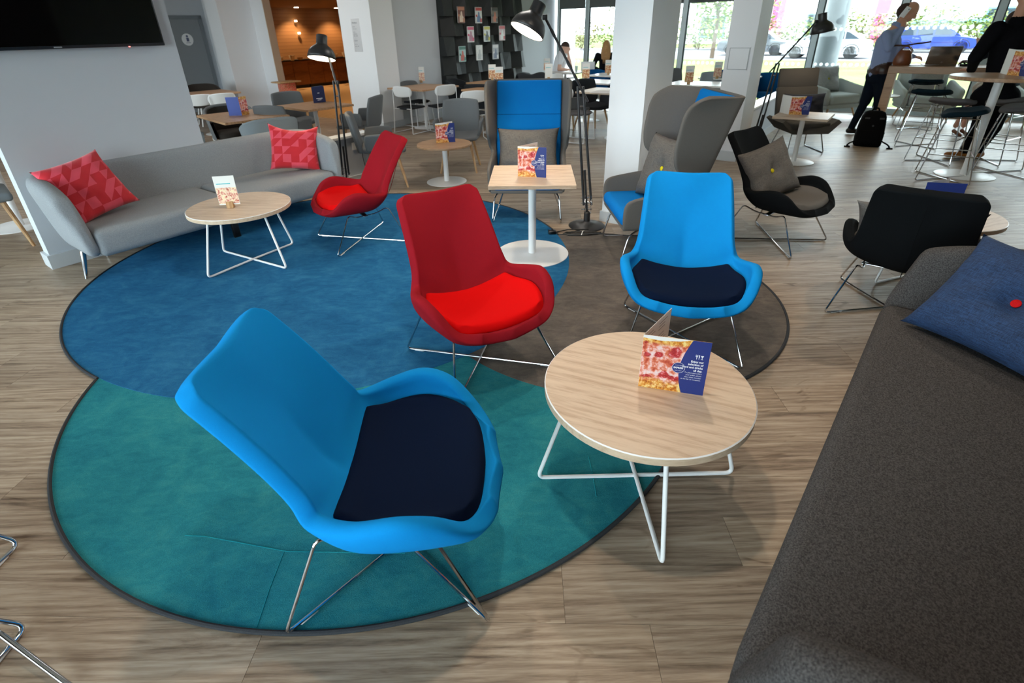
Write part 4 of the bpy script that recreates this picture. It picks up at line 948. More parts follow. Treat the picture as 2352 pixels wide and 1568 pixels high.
# ---------------------------------------------------------------- far left chair behind the partition end
dc = thing('dining_chair', 'grey chair with wooden legs peeking past the end of the television wall', 'chair', (-4.62, 4.43, 0), -.77)
MB().rbox(-.26, .26, -.25, .25, .42, .50, .03, 3).build('seat', dg2_f, dc); MB().rbox(-.26, .26, -.3, -.22, .45, .85, .03, 3).build('backrest', dg2_f, dc)
for s in (-1, 1):
    for q in (-1, 1): MB().tube([(s * .17, q * .17, .42), (s * .25, q * .24, 0)], .02, 8, taper=.013).build('leg', beech_m, dc)
pedestal('pedestal table half hidden by the end of the television wall', -4.88, 5.02, 0, (.7, .7), .74, .26, .6, oakd_m, name='dining_table')
# ================================================================== MAGAZINE RACK on the wall b=-8.1
rk_m = plain('rack_black', (20, 22, 23), .6, var=.06, scale=4); rk2 = plain('rack_charcoal', (33, 37, 38), .6, var=.05, scale=4)
rk = thing('magazine_rack', 'wall mounted black faceted magazine rack', 'rack', AB(8.68, -8.1, .45), UANG)
RW = 2.85
MB().box(0, RW, -.03, 0, 0, 2.3).build('backboard', rk_m, rk, smooth=False)
random.seed(11)
for r_ in range(6):
    z0 = .02 + r_ * .365; off = 0 if r_ % 2 else .2
    x = -.02 + off * .5
    for c_ in range(7):
        w = .40; x0 = max(0.0, x + c_ * .42 - .1); x1 = min(RW, x0 + w)
        if x1 - x0 < .12: continue
        d0, d1 = (.05, .20) if (c_ + r_) % 2 else (.17, .08)
        xm = lerp(x0, x1, .62)
        v = [(x0, -.03, z0), (x1, -.03, z0), (x0, -.03, z0 + .36), (x1, -.03, z0 + .36), (x0, -.03 - d0, z0), (xm, -.05 - max(d0, d1), z0), (x1, -.03 - d1, z0), (x0, -.03 - d0 * .6, z0 + .36), (xm, -.04 - max(d0, d1) * .8, z0 + .36), (x1, -.03 - d1 * .6, z0 + .36)]
        MB().add(v, [(0, 1, 6, 5, 4), (2, 7, 8, 9, 3), (4, 5, 8, 7), (5, 6, 9, 8), (0, 4, 7, 2), (1, 3, 9, 6), (0, 2, 3, 1)]).build('pocket', rk2 if (c_ * 3 + r_) % 3 else rk_m, rk, smooth=False)
MG = [((1059, 34), [(190, 120, 90), (230, 200, 180), (120, 60, 50)], 'magazine with a woman in a striped top, top row left in the rack'), ((1099, 35), [(200, 60, 60), (90, 120, 170), (220, 220, 220)], 'magazine with red masthead and blue collage, top row middle in the rack'), ((1136, 35), [(40, 34, 34), (200, 90, 50), (110, 90, 80)], 'dark magazine with orange strip, top row right in the rack'),
      ((1081, 79), [(220, 50, 110), (200, 130, 160), (240, 230, 236)], 'pink magazine in the second row left of the rack'), ((1118, 78), [(210, 200, 60), (70, 80, 90), (240, 244, 246)], 'magazine with yellow patch in the second row middle'), ((1153, 76), [(210, 60, 80), (250, 248, 248), (230, 200, 210)], 'white and red magazine in the second row right'),
      ((1062, 124), [(60, 120, 110), (200, 80, 70), (170, 200, 200)], 'green food magazine in the third row left of the rack'), ((1101, 121), [(246, 247, 248), (210, 214, 216), (250, 250, 250)], 'white magazine in the third row middle of the rack'), ((1138, 119), [(240, 240, 244), (120, 130, 160), (190, 190, 200)], 'white and blue magazine in the third row right of the rack')]
for q, cols, l in MG:
    r = ray(*q); t_ = (-7.86) / (r.x * UY - r.y * UX); P = Vector((0, 0, H)) + r * t_
    mm, m1, m2 = (plain('cover_%d_%d_%s' % (q[0], q[1], k), c, .35, var=.15, scale=30) for k, c in zip('abc', (cols[2], cols[0], cols[1])))
    mg = thing('magazine', l, 'magazine', P - Vector((0, 0, .15)), UANG, 'magazines in the rack'); MB().box(-.105, .105, -.008, 0, 0, .30).build('cover', mm, mg, smooth=False); MB().box(-.105, .105, 0, .01, .002, .298).build('pages', card_w, mg, smooth=False)
    MB().box(-.1, .1, -.0095, -.008, .235, .292).build('masthead', m1, mg, smooth=False); MB().add([(x * .055, -.0092, .02 + z * .2) for x, z in ((-1.2, 0), (1.3, 0), (1.1, .45), (.6, .6), (.5, .85), (.1, 1), (-.4, .9), (-.5, .62), (-1.1, .5))], [tuple(range(9))]).build('figure', m2, mg, smooth=False); MB().box(.04, .098, -.0095, -.008, .02, .09).box(-.098, -.05, -.0095, -.008, .12, .16).build('caption', m1, mg, smooth=False)
# ================================================================== BUFFET ROOM
bw_m = wood('buffet_walnut', (150, 96, 52), (112, 66, 34), axis=0, scale=.6, rough=.45, rings=.2)
bslat, n, b = nodes('buffet_slat_wall'); g = N(n, 'ShaderNodeNewGeometry').outputs['Position']; s_ = N(n, 'ShaderNodeSeparateXYZ'); n.links.new(g, s_.inputs[0])
st = math_(n, 'FRACT', math_(n, 'MULTIPLY', s_.outputs[2], 9.0)); n.links.new(ramp(n, st, [(.0, lin((112, 74, 44))), (.12, lin((160, 114, 72))), (1, lin((150, 104, 66)))]), b.inputs['Base Color']); b.inputs['Roughness'].default_value = .6
carp, n, b = nodes('buffet_carpet'); g = N(n, 'ShaderNodeNewGeometry').outputs['Position']; s_ = N(n, 'ShaderNodeSeparateXYZ'); n.links.new(mapping(n, g, rot=(0, 0, -UANG)), s_.inputs[0])
st = math_(n, 'FRACT', math_(n, 'MULTIPLY', s_.outputs[1], 6.0)); n.links.new(ramp(n, st, [(.3, lin((146, 108, 66))), (.6, lin((186, 148, 98)))]), b.inputs['Base Color']); b.inputs['Roughness'].default_value = .9
bcl = plain('buffet_ceiling', (140, 100, 64), .8)
wall('wall_buffet_back', 'slatted brown wall at the back of the buffet room', [(7.3, 14.4, -18.2, -18.05, 0, 2.6)], bslat)
wall('wall_buffet_right', 'plain brown wall on the right of the buffet room', [(14.25, 14.35, -18.2, -8.3, 0, 2.6), (7.4, 14.3, -8.3, -8.26, 0, 2.6)], bcl)
wall('wall_buffet_left', 'brown wall on the left of the buffet room', [(7.3, 7.45, -18.2, -14.4, 0, 2.6)], bcl)
tag(struct('floor_buffet', MB().abox(7.3, 14.3, -18.2, -8.26, -.1, .003), carp, smooth=False), 'striped tan carpet of the buffet room', 'floor')
bce = tag(struct('ceiling_buffet', MB().abox(7.05, 14.3, -18.2, -8.26, 2.5, 2.6), bcl, smooth=False), 'brown ceiling of the buffet room with downlights', 'ceiling')
for a_, b_ in ((11.9, -17.55), (13.5, -17.5), (10.2, -17.5), (11.9, -14.5), (10.0, -12.0), (9.0, -10.0)):
    MB().lathe([(.07, 0), (.07, -.012), (.001, -.012)], 16, c=AB(a_, b_, 2.5)).build('downlight', emis('warm_disc', (1, .85, .6), 14) if 'warm_disc' not in MATS else MATS['warm_disc'], bce)
    l = bpy.data.lights.new('buffet_beam', 'SPOT'); l.energy = 75; l.color = (1, .68, .36); l.spot_size = 2.0; l.spot_blend = .6; l.shadow_soft_size = .06
    o = bpy.data.objects.new('buffet_beam', l); COL.objects.link(o); o.location = AB(a_, b_, 2.47)
for k, (a0, a1) in enumerate(((9.4, 10.6), (10.6, 11.8), (11.8, 13.0), (13.0, 14.2))):
    cb = thing('buffet_cabinet', 'walnut buffet cabinet, %s from the left' % ('first', 'second', 'third', 'fourth')[k], 'cabinet', AB(a0, -17.35), UANG, 'walnut buffet cabinets')
    MB().box(0, a1 - a0, 0, .6, .1, .86).build('body', bw_m, cb, smooth=False); MB().box(.02, a1 - a0 - .02, .05, .55, 0, .1).build('plinth', black_m, cb, smooth=False)
    for s in (0, 1): MB().box(.01 + s * (a1 - a0) / 2, (a1 - a0) / 2 - .01 + s * (a1 - a0) / 2, -.02, 0, .12, .84).build('door', bw_m, cb, smooth=False)
ctp = thing('worktop', 'black worktop along the walnut buffet', 'worktop', AB(9.35, -17.37), UANG); MB().box(0, 4.9, -.02, .62, .861, .905).build('slab', black_m, ctp, smooth=False)
cer = plain('ceramic_cream', (226, 206, 176), .35); clr = plain('cereal_jar', (150, 110, 70), .2)
for i in range(9):
    a_ = 10.3 + i * .36
    t = thing('serving_bowl', 'cream serving bowl on the buffet, place %s from the left' % ('one', 'two', 'three', 'four', 'five', 'six', 'seven', 'eight', 'nine')[i], 'bowl', AB(a_, -17.0 - .1 * (i % 2), .906), 0, 'bowls on the buffet')
    MB().lathe([(.05, 0), (.09, .05 + .03 * (i % 3)), (.095, .08 + .04 * (i % 3)), (.088, .08 + .04 * (i % 3)), (.045, .012), (.001, .012)], 18).build('bowl', cer if i % 3 else clr, t)
for i in range(7):
    t = thing('plate_stack', 'small stack of cream plates under the buffet edge, place %s' % ('one', 'two', 'three', 'four', 'five', 'six', 'seven')[i], 'plates', AB(10.6 + i * .3, -17.45, .70), 0, 'plates at the buffet front')
    for k in range(4): MB().lathe([(.04, k * .018), (.09, k * .018 + .012), (.085, k * .018 + .015), (.001, k * .018 + .006)], 16).build('plate', cer, t)
    MB().box(-.1, .1, -.07, .07, -.02, -.002).build('shelf_bracket', bw_m, t, smooth=False)
for k, (a_, z_) in enumerate(((12.05, 2.1), (12.1, 1.72))):
    o = tag(MB().lathe([(.001, -.03), (.045, -.03), (.05, 0), (.045, .03), (.001, .03)], 16, c=AB(a_, -17.95, z_)).build('wall_spotlight', emis('spot_small', (1, .8, .5), 3) if 'spot_small' not in MATS else MATS['spot_small']), ('upper', 'lower')[k] + ' small brass spotlight on the slatted buffet wall', 'light')
dsp = thing('drink_dispenser', 'brass drink dispenser at the right end of the buffet', 'dispenser', AB(13.6, -17.1, .906), 0); MB().lathe([(.09, 0), (.09, .03), (.04, .05), (.08, .12), (.085, .35), (.05, .42), (.02, .46), (.001, .48)], 20).build('vessel', plain('brass', (.75, .55, .28), .25, 1.0), dsp); MB().tube([(.08, 0, .1), (.14, 0, .1), (.14, 0, .06)], .012, 8).build('tap', chrome_m, dsp)
hc = thing('high_chair', 'wooden high chair with fruit print seat just inside the buffet opening', 'chair', AB(8.3, -12.35), UANG, None)
hp = at(664, 222, .45); hc.location = (hp.x, hp.y, 0)
MB().rbox(-.25, .25, -.2, .2, .74, .77, .02, 2).build('tray', beech_m, hc)
MB().rbox(-.15, .15, -.12, .12, .45, .74, .02, 2).build('seat', food('fruit_print', [(90, 140, 70), (226, 80, 50), (240, 180, 150), (230, 60, 50)]), hc)
for s in (-1, 1):
    for q in (-1, 1): MB().tube([(s * .15, q * .13, .5), (s * .25, q * .25, 0)], .018, 8).build('leg', beech_m, hc)
# ================================================================== WINDOW SIDE: grey lounge chair, armchairs
def atY(px, py, Y):
    r = ray(px, py); return Vector((0, 0, H)) + r * (Y / r.y)
lgd_f = fabric('lounge_dark_grey', (84, 82, 80), (70, 68, 67), speckscale=500)
gl = thing('reclined_chair', 'dark grey lounge chair with flared seat and tall flat back near the windows', 'chair', (4.30, 7.66, 0), face(-.05, -1))
MB().rbox(-.29, .29, -.035, .035, 0, .42, .02, 2).build('back_panel', lgd_f, gl).matrix_local = Matrix.Translation((0, -.24, .42)) @ Matrix.Rotation(.30, 4, 'X')
MB().rbox(-.28, .28, -.03, .03, 0, .26, .02, 2).build('head_panel', lgd_f, gl).matrix_local = Matrix.Translation((0, -.366, -.0 + .815)) @ Matrix.Rotation(.2, 4, 'X')
MB().loft([[(-.24, y, .27), (.24, y, .27), (.40, y * .9, .42), (.36, y * .85, .45), (.25, y * .8, .36), (-.25, y * .8, .36), (-.36, y * .85, .45), (-.40, y * .9, .42)] for y in (-.3, -.1, .15, .32)]).build('seat_shell', lgd_f, gl, ang=50)
MB().rbox(-.26, .26, -.26, .30, .345, .42, .03, 3).build('seat_pad', lgd_f, gl)
for s in (-1, 1): MB().tube([(s * .2, -.2, .27), (s * .25, -.28, .008), (s * .25, .28, .008), (s * .2, .2, .27)], .008, 8, fillet=.03).build('leg_wire', chrome_m, gl)
chair_cushion('dark navy cushion on the grey lounge chair near the windows', (4.30, 7.66), (-.05, -1), .02, .42, mat=dnavy_l, w=.58, h=.36, T=.06, tilt=-.30, seed=9)
pale_f = fabric('pale_grey_wool', (196, 204, 202), (176, 184, 182), speckscale=500)
def armchair(label, loc, fwd, rec=True):
    t = thing('armchair', label, 'chair', (loc[0], loc[1], 0), face(*fwd), 'pale grey armchairs at the windows')
    MB().rbox(-.33, .33, -.32, .36, .26, .44, .05, 4).build('seat_cushion', pale_f, t, ang=60)
    MB().rbox(-.38, .38, -.40, .34, .19, .27, .03, 2).build('base', pale_f, t)
    for s in (-1, 1):
        MB().loft([[(s * x0, y, z0) for x0, z0 in ((.33, .22), (.34 + f, h_ - .02), (.36 + f, h_), (.41 + f, h_), (.43 + f, h_ - .03), (.40, .22))] for y, h_, f in ((-.42, .70, .05), (-.2, .64, .05), (.1, .58, .05), (.30, .56, .05), (.36, .52, .03))]).build('arm', pale_f, t, sub=1)
    MB().rbox(-.40, .40, -.05, .05, 0, .52, .045, 3).build('backrest', pale_f, t).matrix_local = Matrix.Translation((0, -.36, .26)) @ Matrix.Rotation(.2, 4, 'X')
    for s in (-1, 1):
        for q in (-1, 1): MB().tube([(s * .28, q * .26, .2), (s * .33, q * .33, 0)], .02, 10, taper=.011).build('leg', beech_m, t)
    return t
armchair('pale grey armchair with a yellow buttoned cushion by the windows', (6.38, 10.55), (.25, -.97)); armchair('pale grey armchair with wooden legs behind the bar stools', (7.75, 9.95), (-.35, -.94)); armchair('pale grey armchair at the right edge behind the bar stools', (9.1, 9.0), (-.4, -.92))
chair_cushion('pale grey cushion with a yellow button on the window armchair', (6.38, 10.55), (.25, -.97), -.12, .43, mat=lgrey_l, w=.56, h=.50, T=.09, tilt=-.32, button=(yelbtn, (.6, 2.2, 3.9, 5.4)), seed=10)
chair_cushion('pale grey cushion on the armchair behind the bar stools', (7.75, 9.95), (-.35, -.94), -.1, .43, mat=lgrey_l, w=.56, h=.46, T=.09, tilt=-.32, seed=12)
pedestal('small white round table between the pale armchairs', 6.95, 9.95, 0, .27, .45, .2, mat=wtop)
lounge('lounge_chair', crim_f, red_f, 'red lounge chair glimpsed far right behind the dark jacket', (8.75, 8.35, 0), (-.6, -.8))
# ================================================================== BAR
pedestal('round dark oak bar table on a white column', 5.46, 6.03, 0, .45, 1.09, .29, mat=oakd_m, name='bar_table', tube=.042, th=.04)
barw = wood('bar_oak', (176, 140, 108), (140, 104, 76), axis=0, scale=.8, rough=.4, rings=.15)
bt = thing('bar_bench_table', 'long oak bar table with slab legs beside the windows', 'bar table', AB(10.05, -.38), UANG - math.pi / 2)     # local x along V, y along U
MB().rbox(0, 3.2, 0, .62, .955, 1.05, .004, 1).build('table_top', barw, bt); MB().rbox(.0, .11, .0, .62, 0, .955, .004, 1).build('slab_leg', barw, bt); MB().rbox(3.09, 3.2, 0, .62, 0, .955, .004, 1).build('slab_leg', barw, bt)
def stool(label, c, rz, fab, group='saddle bar stools'):
    t = thing('bar_stool', label, 'stool', (c[0], c[1], 0), rz, group)
    def sp_(u, v):
        x, y = 2 * u - 1, 2 * v - 1; X, Y = x * math.sqrt(1 - y * y * .4), y * math.sqrt(1 - x * x * .4)
        return (X * .235, Y * .20, .735 + .035 * X * X + (.075 * max(0, -Y - .1) ** 1.4) - .02 * max(0, Y) ** 2)
    MB().grid(sp_, 15, 13).build('seat', fab, t, sub=1, solid=(.05, -1))
    for s in (-1, 1):
        MB().tube([(s * .16, .14, .69), (s * .245, .245, .008), (0, 0, .008), (-s * .245, -.245, .008), (-s * .16, -.14, .69)], .0065, 8, fillet=.025, seg=4).build('leg_wire', chrome_m, t)
        MB().tube([(s * .17, .14, .69), (s * .17, -.14, .69)], .006, 6).build('seat_rail', chrome_m, t)
        z = .30; k = lerp(.245, .16, z / .69); MB().tube([(s * k, k, z), (s * k, -k, z)], .006, 6).build('footrest', chrome_m, t)
    for z in (.30, .56):
        k = lerp(.245, .15, z / .69); MB().tube([(-k, k * .98, z), (k, k * .98, z)], .006, 6).build('footrest', chrome_m, t); MB().tube([(-k, -k * .98, z), (k, -k * .98, z)], .006, 6).build('footrest', chrome_m, t)
    return t
stool('dark teal bar stool farthest back, at the long bar table', at(2128, 183, .77), -.5, teal_f); stool('dark teal bar stool beside the slab leg of the bar table', at(2142, 206, .77), -.6, teal_f); stool('grey bar stool behind the nearest teal stool', at(2190, 226, .77), -.9, mgrey_f)
stool('dark teal bar stool nearest to the round bar table', at(2218, 250, .77), .95, teal_f); stool('grey bar stool right of the white bar column', at(2318, 224, .77), .5, mgrey_f); stool('grey bar stool cut by the right edge of the picture', at(2352, 240, .77), .9, mgrey_f)
stool('dark teal bar stool under the seated woman', (7.5, 8.28), .3, teal_f)
# laptop, bag, cables, phone
lp = thing('laptop', 'open silver laptop seen from behind on the long bar table', 'laptop', (6.40, 8.13, 1.051), math.atan2(-.36, .62) + .10)
lapm = plain('laptop_bronze', (.42, .37, .34), .22, .9, var=.04)
MB().rbox(-.19, .19, .0, .25, 0, .016, .004).build('base', lapm, lp)
ls = MB().rbox(-.19, .19, -.005, .005, 0, .25, .004).build('lid', lapm, lp); ls.matrix_local = Matrix.Translation((0, .005, .012)) @ Matrix.Rotation(.22, 4, 'X')
MB().box(-.185, .185, -.0065, -.005, .240, .25).build('lid_edge', black_m, ls, smooth=False); MB().lathe([(.001, -.002), (.012, -.002), (.012, 0), (.001, 0)], 14, mat=Matrix.Rotation(math.pi / 2, 4, 'X')).build('logo', chrome_m, ls).location = (0, -.006, .035)
hb = thing('handbag', 'brown leather handbag with raised straps on the long bar table', 'bag', (5.98, 8.35, 1.051), -.5)
lea = plain('brown_leather', (124, 66, 34), .38, var=.15, scale=14); lead = plain('dark_brown_leather', (70, 36, 22), .45, var=.1)
MB().loft([[(w * math.cos(a) , d * math.sin(a), z) for a in [2 * math.pi * k / 20 for k in range(20)]] for z, w, d in ((0, .10, .05), (.03, .115, .06), (.1, .11, .058), (.17, .085, .045), (.21, .06, .03))]).build('body', lea, hb, ang=60)
MB().tube([(-.27, 0, .255), (-.12, 0, .27), (.0, 0, .265), (.06, .01, .24), (.09, 0, .2), (.08, 0, .15)], .012, 8).build('strap', lead, hb); MB().tube([(-.05, .02, .26), (.08, .02, .285), (.2, .02, .30), (.28, .02, .315)], .011, 8).build('strap', lead, hb)
MB().tube([(-.06, -.03, .2), (-.03, -.035, .25), (.03, -.035, .26), (.075, -.03, .2), (.08, -.03, .17)], .008, 8).build('flap', lea, hb)
cbx = thing('charger_cables', 'tangle of black charger cables right of the laptop', 'cables', (6.62, 7.92, 1.051)); random.seed(5)
MB().tube([(random.uniform(-.12, .12), random.uniform(-.06, .06), random.uniform(.006, .08)) for k in range(26)], .005, 6, fillet=.04).build('cable', black_m, cbx); MB().rbox(-.09, .05, -.03, .03, 0, .03, .006).build('adapter', black_m, cbx)
tb = thing('tablet', 'flat dark tablet lying left of the laptop', 'tablet', (6.12, 8.22, 1.051), -.5); MB().rbox(-.09, .09, -.06, .06, 0, .008, .003).build('slab', black_m, tb)
# backpack
bp = thing('backpack', 'black backpack standing on the floor behind the bar stools', 'backpack', (5.42, 7.80, 0), -.45); bpm = fabric('backpack_nylon', (16, 17, 20), (10, 10, 12), speckscale=900, bstr=.1); bpm2 = plain('strap_grey', (50, 52, 56), .6)
MB().loft([[(w * sq(math.cos(a), .6), d * sq(math.sin(a), .6), z) for a in [2 * math.pi * k / 24 for k in range(24)]] for z, w, d in ((0, .16, .10), (.02, .175, .12), (.15, .18, .125), (.32, .165, .115), (.42, .15, .10), (.475, .125, .075), (.495, .08, .05))]).build('body', bpm, bp, ang=60)
MB().rbox(-.13, .13, -.15, -.10, .04, .24, .025, 3).build('front_pocket', bpm, bp); MB().tube([(-.05, 0, .48), (-.03, 0, .53), (.03, 0, .53), (.05, 0, .48)], .011, 8, fillet=.02).build('grab_handle', bpm, bp)
for s in (-1, 1): MB().tube([(s * .1, -.13, .12), (s * .24, -.14, .05), (s * .27, -.16, .015), (s * .22, -.2, .008), (s * .3, -.18, .008)], .011, 6, fillet=.03).build('strap', bpm, bp)
for s in (-1, 1): MB().rbox(-.03, .03, -.006, .006, -.012, .012, .003, 1).build('patch', bpm2, bp).matrix_local = Matrix.Translation((s * .09, -.1, .40)) @ Matrix.Rotation(-.25, 4, 'X')
MB().lathe([(.001, -.004), (.013, -.004), (.013, 0), (.001, 0)], 14, mat=Matrix.Rotation(math.pi / 2, 4, 'X'), c=(0, -.118, .30)).build('badge', bpm2, bp)
# ================================================================== PEOPLE
skin_m = plain('skin', (204, 150, 124), .55, var=.05); skin2_m = plain('skin_pale', (226, 178, 156), .55, var=.04)
def capsule(mb, p, q, r0, r1, n=14, flat=None):
    p, q = Vector(p), Vector(q); d = q - p; L = d.length
    R_ = Vector((0, 0, 1)).rotation_difference(d.normalized()).to_matrix() if L > 1e-5 else Matrix.Identity(3)
    prof = [(r0 * math.cos(a), -r0 * math.sin(a)) for a in (1.45, 1.05, .7, .35, 0)] + [(r1 * math.cos(a), L + r1 * math.sin(a)) for a in (0, .35, .7, 1.05, 1.45)]
    rings = []
    for r, z in prof:
        ring = []
        for k in range(n):
            v = Vector((r * math.cos(2 * math.pi * k / n), r * math.sin(2 * math.pi * k / n), z)); v = R_ @ v
            if flat: v = Vector((v.x, v.y, v.z)) - flat[0] * (v.dot(flat[0])) * (1 - flat[1])
            ring.append(p + v)
        rings.append(ring)
    mb.loft(rings)
def ellipsoid(mb, c, rx, ry, rz_, rot=None, n=16, m=10):
    rings = []
    for i in range(m + 1):
        th = math.pi * (i + .02) / (m + .04); ring = []
        for k in range(n):
            v = Vector((rx * math.sin(th) * math.cos(2 * math.pi * k / n), ry * math.sin(th) * math.sin(2 * math.pi * k / n), rz_ * math.cos(th)))
            if rot is not None: v = rot @ v
            ring.append(Vector(c) + v)
        rings.append(ring)
    mb.loft(rings)
def person(label, base, bones, blobs, mats, voxel=.013, cat='person'):
    # bones: (p, q, r0, r1, class, flat) in world space; blobs: (c, rx, ry, rz, rot, class)
    t = thing('person', label, cat, base); B = Vector(base); mb = MB()
    for bn in bones: capsule(mb, Vector(bn[0]) - B, Vector(bn[1]) - B, bn[2], bn[3], flat=bn[5] if len(bn) > 5 else None)
    for c, rx, ry, rz_, rot, cl in blobs: ellipsoid(mb, Vector(c) - B, rx, ry, rz_, rot)
    tmp = mb.build('tmp', mats, None)
    md = tmp.modifiers.new('r', 'REMESH'); md.mode = 'VOXEL'; md.voxel_size = voxel
    sm = tmp.modifiers.new('s', 'SMOOTH'); sm.factor = .5; sm.iterations = 3
    dg = bpy.context.evaluated_depsgraph_get(); me = bpy.data.meshes.new_from_object(tmp.evaluated_get(dg)); bpy.data.objects.remove(tmp)
    me.name = 'body'; me.materials.clear()
    for m in mats: me.materials.append(m)
    segs = [(Vector(b_[0]) - B, Vector(b_[1]) - B, b_[2], b_[3], b_[4]) for b_ in bones] + [(Vector(c) - B, Vector(c) - B, max(rx, ry, rz_) * .8, max(rx, ry, rz_) * .8, cl) for c, rx, ry, rz_, rot, cl in blobs]
    idx = []
    for p in me.polygons:
        c = p.center; best = 9; bi = 0
        for a, b2, r0, r1, cl in segs:
            d = b2 - a; L2 = d.length_squared; k = 0 if L2 < 1e-9 else max(0, min(1, (c - a).dot(d) / L2))
            dist = (c - a - d * k).length - lerp(r0, r1, k)
            if dist < best: best = dist; bi = cl
        idx.append(bi)
    me.polygons.foreach_set('material_index', idx); me.shade_smooth()
    o = bpy.data.objects.new('body', me); COL.objects.link(o); o.parent = t
    return t
def head(fwd, up, c, s=1.0, cl=0):
    f = Vector(fwd).normalized(); u_ = (Vector(up) - f * Vector(up).dot(f)).normalized(); l = u_.cross(f); R_ = Matrix((l, f, u_)).transposed()
    c = Vector(c); bl = [(c + u_ * .02 * s, .075 * s, .095 * s, .105 * s, R_, cl), (c + f * .03 * s - u_ * .055 * s, .058 * s, .062 * s, .068 * s, R_, cl), (c + f * .1 * s - u_ * .012 * s, .014 * s, .024 * s, .028 * s, R_, cl), (c + f * .082 * s + u_ * .022 * s, .05 * s, .018 * s, .016 * s, R_, cl), (c + f * .085 * s - u_ * .062 * s, .026 * s, .014 * s, .012 * s, R_, cl)]
    for sg_ in (-1, 1): bl.append((c + l * sg_ * .078 * s - f * .005, .012 * s, .024 * s, .034 * s, R_, cl))
    return bl, f, u_, l, R_
def hand(bones, w, d, up, cl=0, curl=.6, thumb=1):
    # palm plus five bent fingers; w wrist, d pointing direction, up = back of hand
    d = Vector(d).normalized(); up = (Vector(up) - d * Vector(up).dot(d)).normalized(); sd_ = d.cross(up); w = Vector(w)
    bones.append((w, w + d * .085, .030, .036, cl, (up, .6)))
    for k, L in zip((-1.5, -.5, .5, 1.5), (.066, .078, .072, .056)):
        k0 = w + d * .085 + sd_ * k * .019; dirn = (d - up * curl * .5).normalized(); k1 = k0 + dirn * L * .55; k2 = k1 + (d - up * curl * 1.8).normalized() * L * .5
        bones.append((k0, k1, .0095, .009, cl)); bones.append((k1, k2, .009, .0075, cl))
    t0 = w + d * .03 + sd_ * thumb * .028; t1 = t0 + (d * .6 + sd_ * thumb * .7 - up * .3).normalized() * .045; t2 = t1 + (d - up * .3).normalized() * .03
    bones.append((t0, t1, .012, .011, cl)); bones.append((t1, t2, .011, .009, cl))
# --- man on the phone
Y0 = 8.62
P = lambda x, y, dy=0.0: atY(x, y, Y0 + dy)
shirt = fabric('pale_blue_shirt', (150, 164, 200), (132, 146, 184), speckscale=300, bstr=.1); trous = fabric('dark_navy_trousers', (22, 30, 42), (14, 20, 30), speckscale=400); belt = plain('belt_brown', (52, 28, 22), .4); shoe = plain('shoe_black', (20, 18, 18), .4)
pel = P(2020, 170); chest = P(2040, 98); neck = P(2058, 60); hc_ = P(2088, 27)
bones = [(pel, P(2029, 135), .148, .15, 1, (Vector((0, 1, 0)), 1.15)), (P(2029, 135), chest, .15, .158, 1, (Vector((0, 1, 0)), 1.2)), (chest, P(2052, 72), .13, .07, 1), (P(2052, 68), P(2074, 44), .06, .055, 0)]
sN, sF = P(2036, 80, -.17), P(2050, 78, .17)
eN, wN = P(2040, 112, -.24), P(2072, 66, -.18)
bones += [(chest + Vector((0, -.05, .06)), sN, .1, .07, 1), (chest + Vector((0, .05, .06)), sF, .1, .07, 1), (sN, eN, .068, .052, 1), (eN, wN, .05, .036, 1)]
eF, wF = P(2070, 125, .28), P(2098, 130, .12)
bones += [(sF, eF, .065, .05, 1), (eF, wF, .048, .034, 1)]
hand(bones, wN, P(2080, 42, -.13) - wN, Vector((-.3, -.9, 0)), curl=.5); hand(bones, wF, Vector((.9, -.2, -.15)), Vector((0, 0, 1)), curl=.7)
gx, gy = pel.x - .02, pel.y
for sy, dx in ((-1, .10), (1, -.10)):
    hip = Vector((pel.x, pel.y + sy * .09, pel.z - .06)); kn_ = Vector((gx + dx * .5 + .03, gy + sy * .10, .50)); an = Vector((gx + dx - .02, gy + sy * .11, .10))
    bones += [(hip, kn_, .112, .078, 2), (kn_, an, .066, .05, 2), (an + Vector((-.03, 0, -.045)), an + Vector((.17, -.02, -.06)), .045, .036, 3)]
bones += [(pel + Vector((0, -.06, -.03)), pel + Vector((0, .06, -.03)), .145, .145, 2), (pel + Vector((0, -.05, .055)), pel + Vector((0, .05, .055)), .152, .152, 4)]
hb_, f_, u_, l_, R_ = head((.80, -.32, -.55), (.35, 0, 1), hc_, 1.12)
man = person('man in a pale blue shirt standing with a phone at his ear', (gx, gy, 0), bones, hb_, [skin_m, shirt, trous, shoe, belt], .011)
B0 = Vector((gx, gy, 0))
hair_m = plain('hair_short_dark', (70, 48, 38), .8, var=.2, scale=60)
def haircap(c, f, u_, l, s, frac, par, mat, B, back=.0, name='hair', drop=0.0):
    R_ = Matrix((l, f, u_)).transposed()
    def fn(i, j):
        th = j * frac; ph = 2 * math.pi * i; x = math.sin(th) * math.cos(ph); y = math.sin(th) * math.sin(ph); z = math.cos(th)
        return Vector(c) - B + R_ @ (Vector((x * .082 * s, y * .1 * s - back, z * .112 * s + .022 * s)) )
    mb = MB().grid(fn, 24, 9, wrapu=True); return mb.build(name, mat, par, weld=.001)
fb = (-f_ * .75 - u_ * .25 + u_ * .0).normalized(); haircap(hc_ - f_ * .012 - u_ * .02, -u_, -f_, l_, 1.1, 1.25, man, hair_m, B0)
for sg_ in (-1, 1): MB().lathe([(.001, -.002), (.009, 0), (.001, .002)], 10, mat=R_.to_4x4() @ Matrix.Rotation(math.pi / 2, 4, 'X'), c=hc_ - B0 + f_ * .092 + l_ * sg_ * .034 + u_ * .004).build('eye', black_m, man)
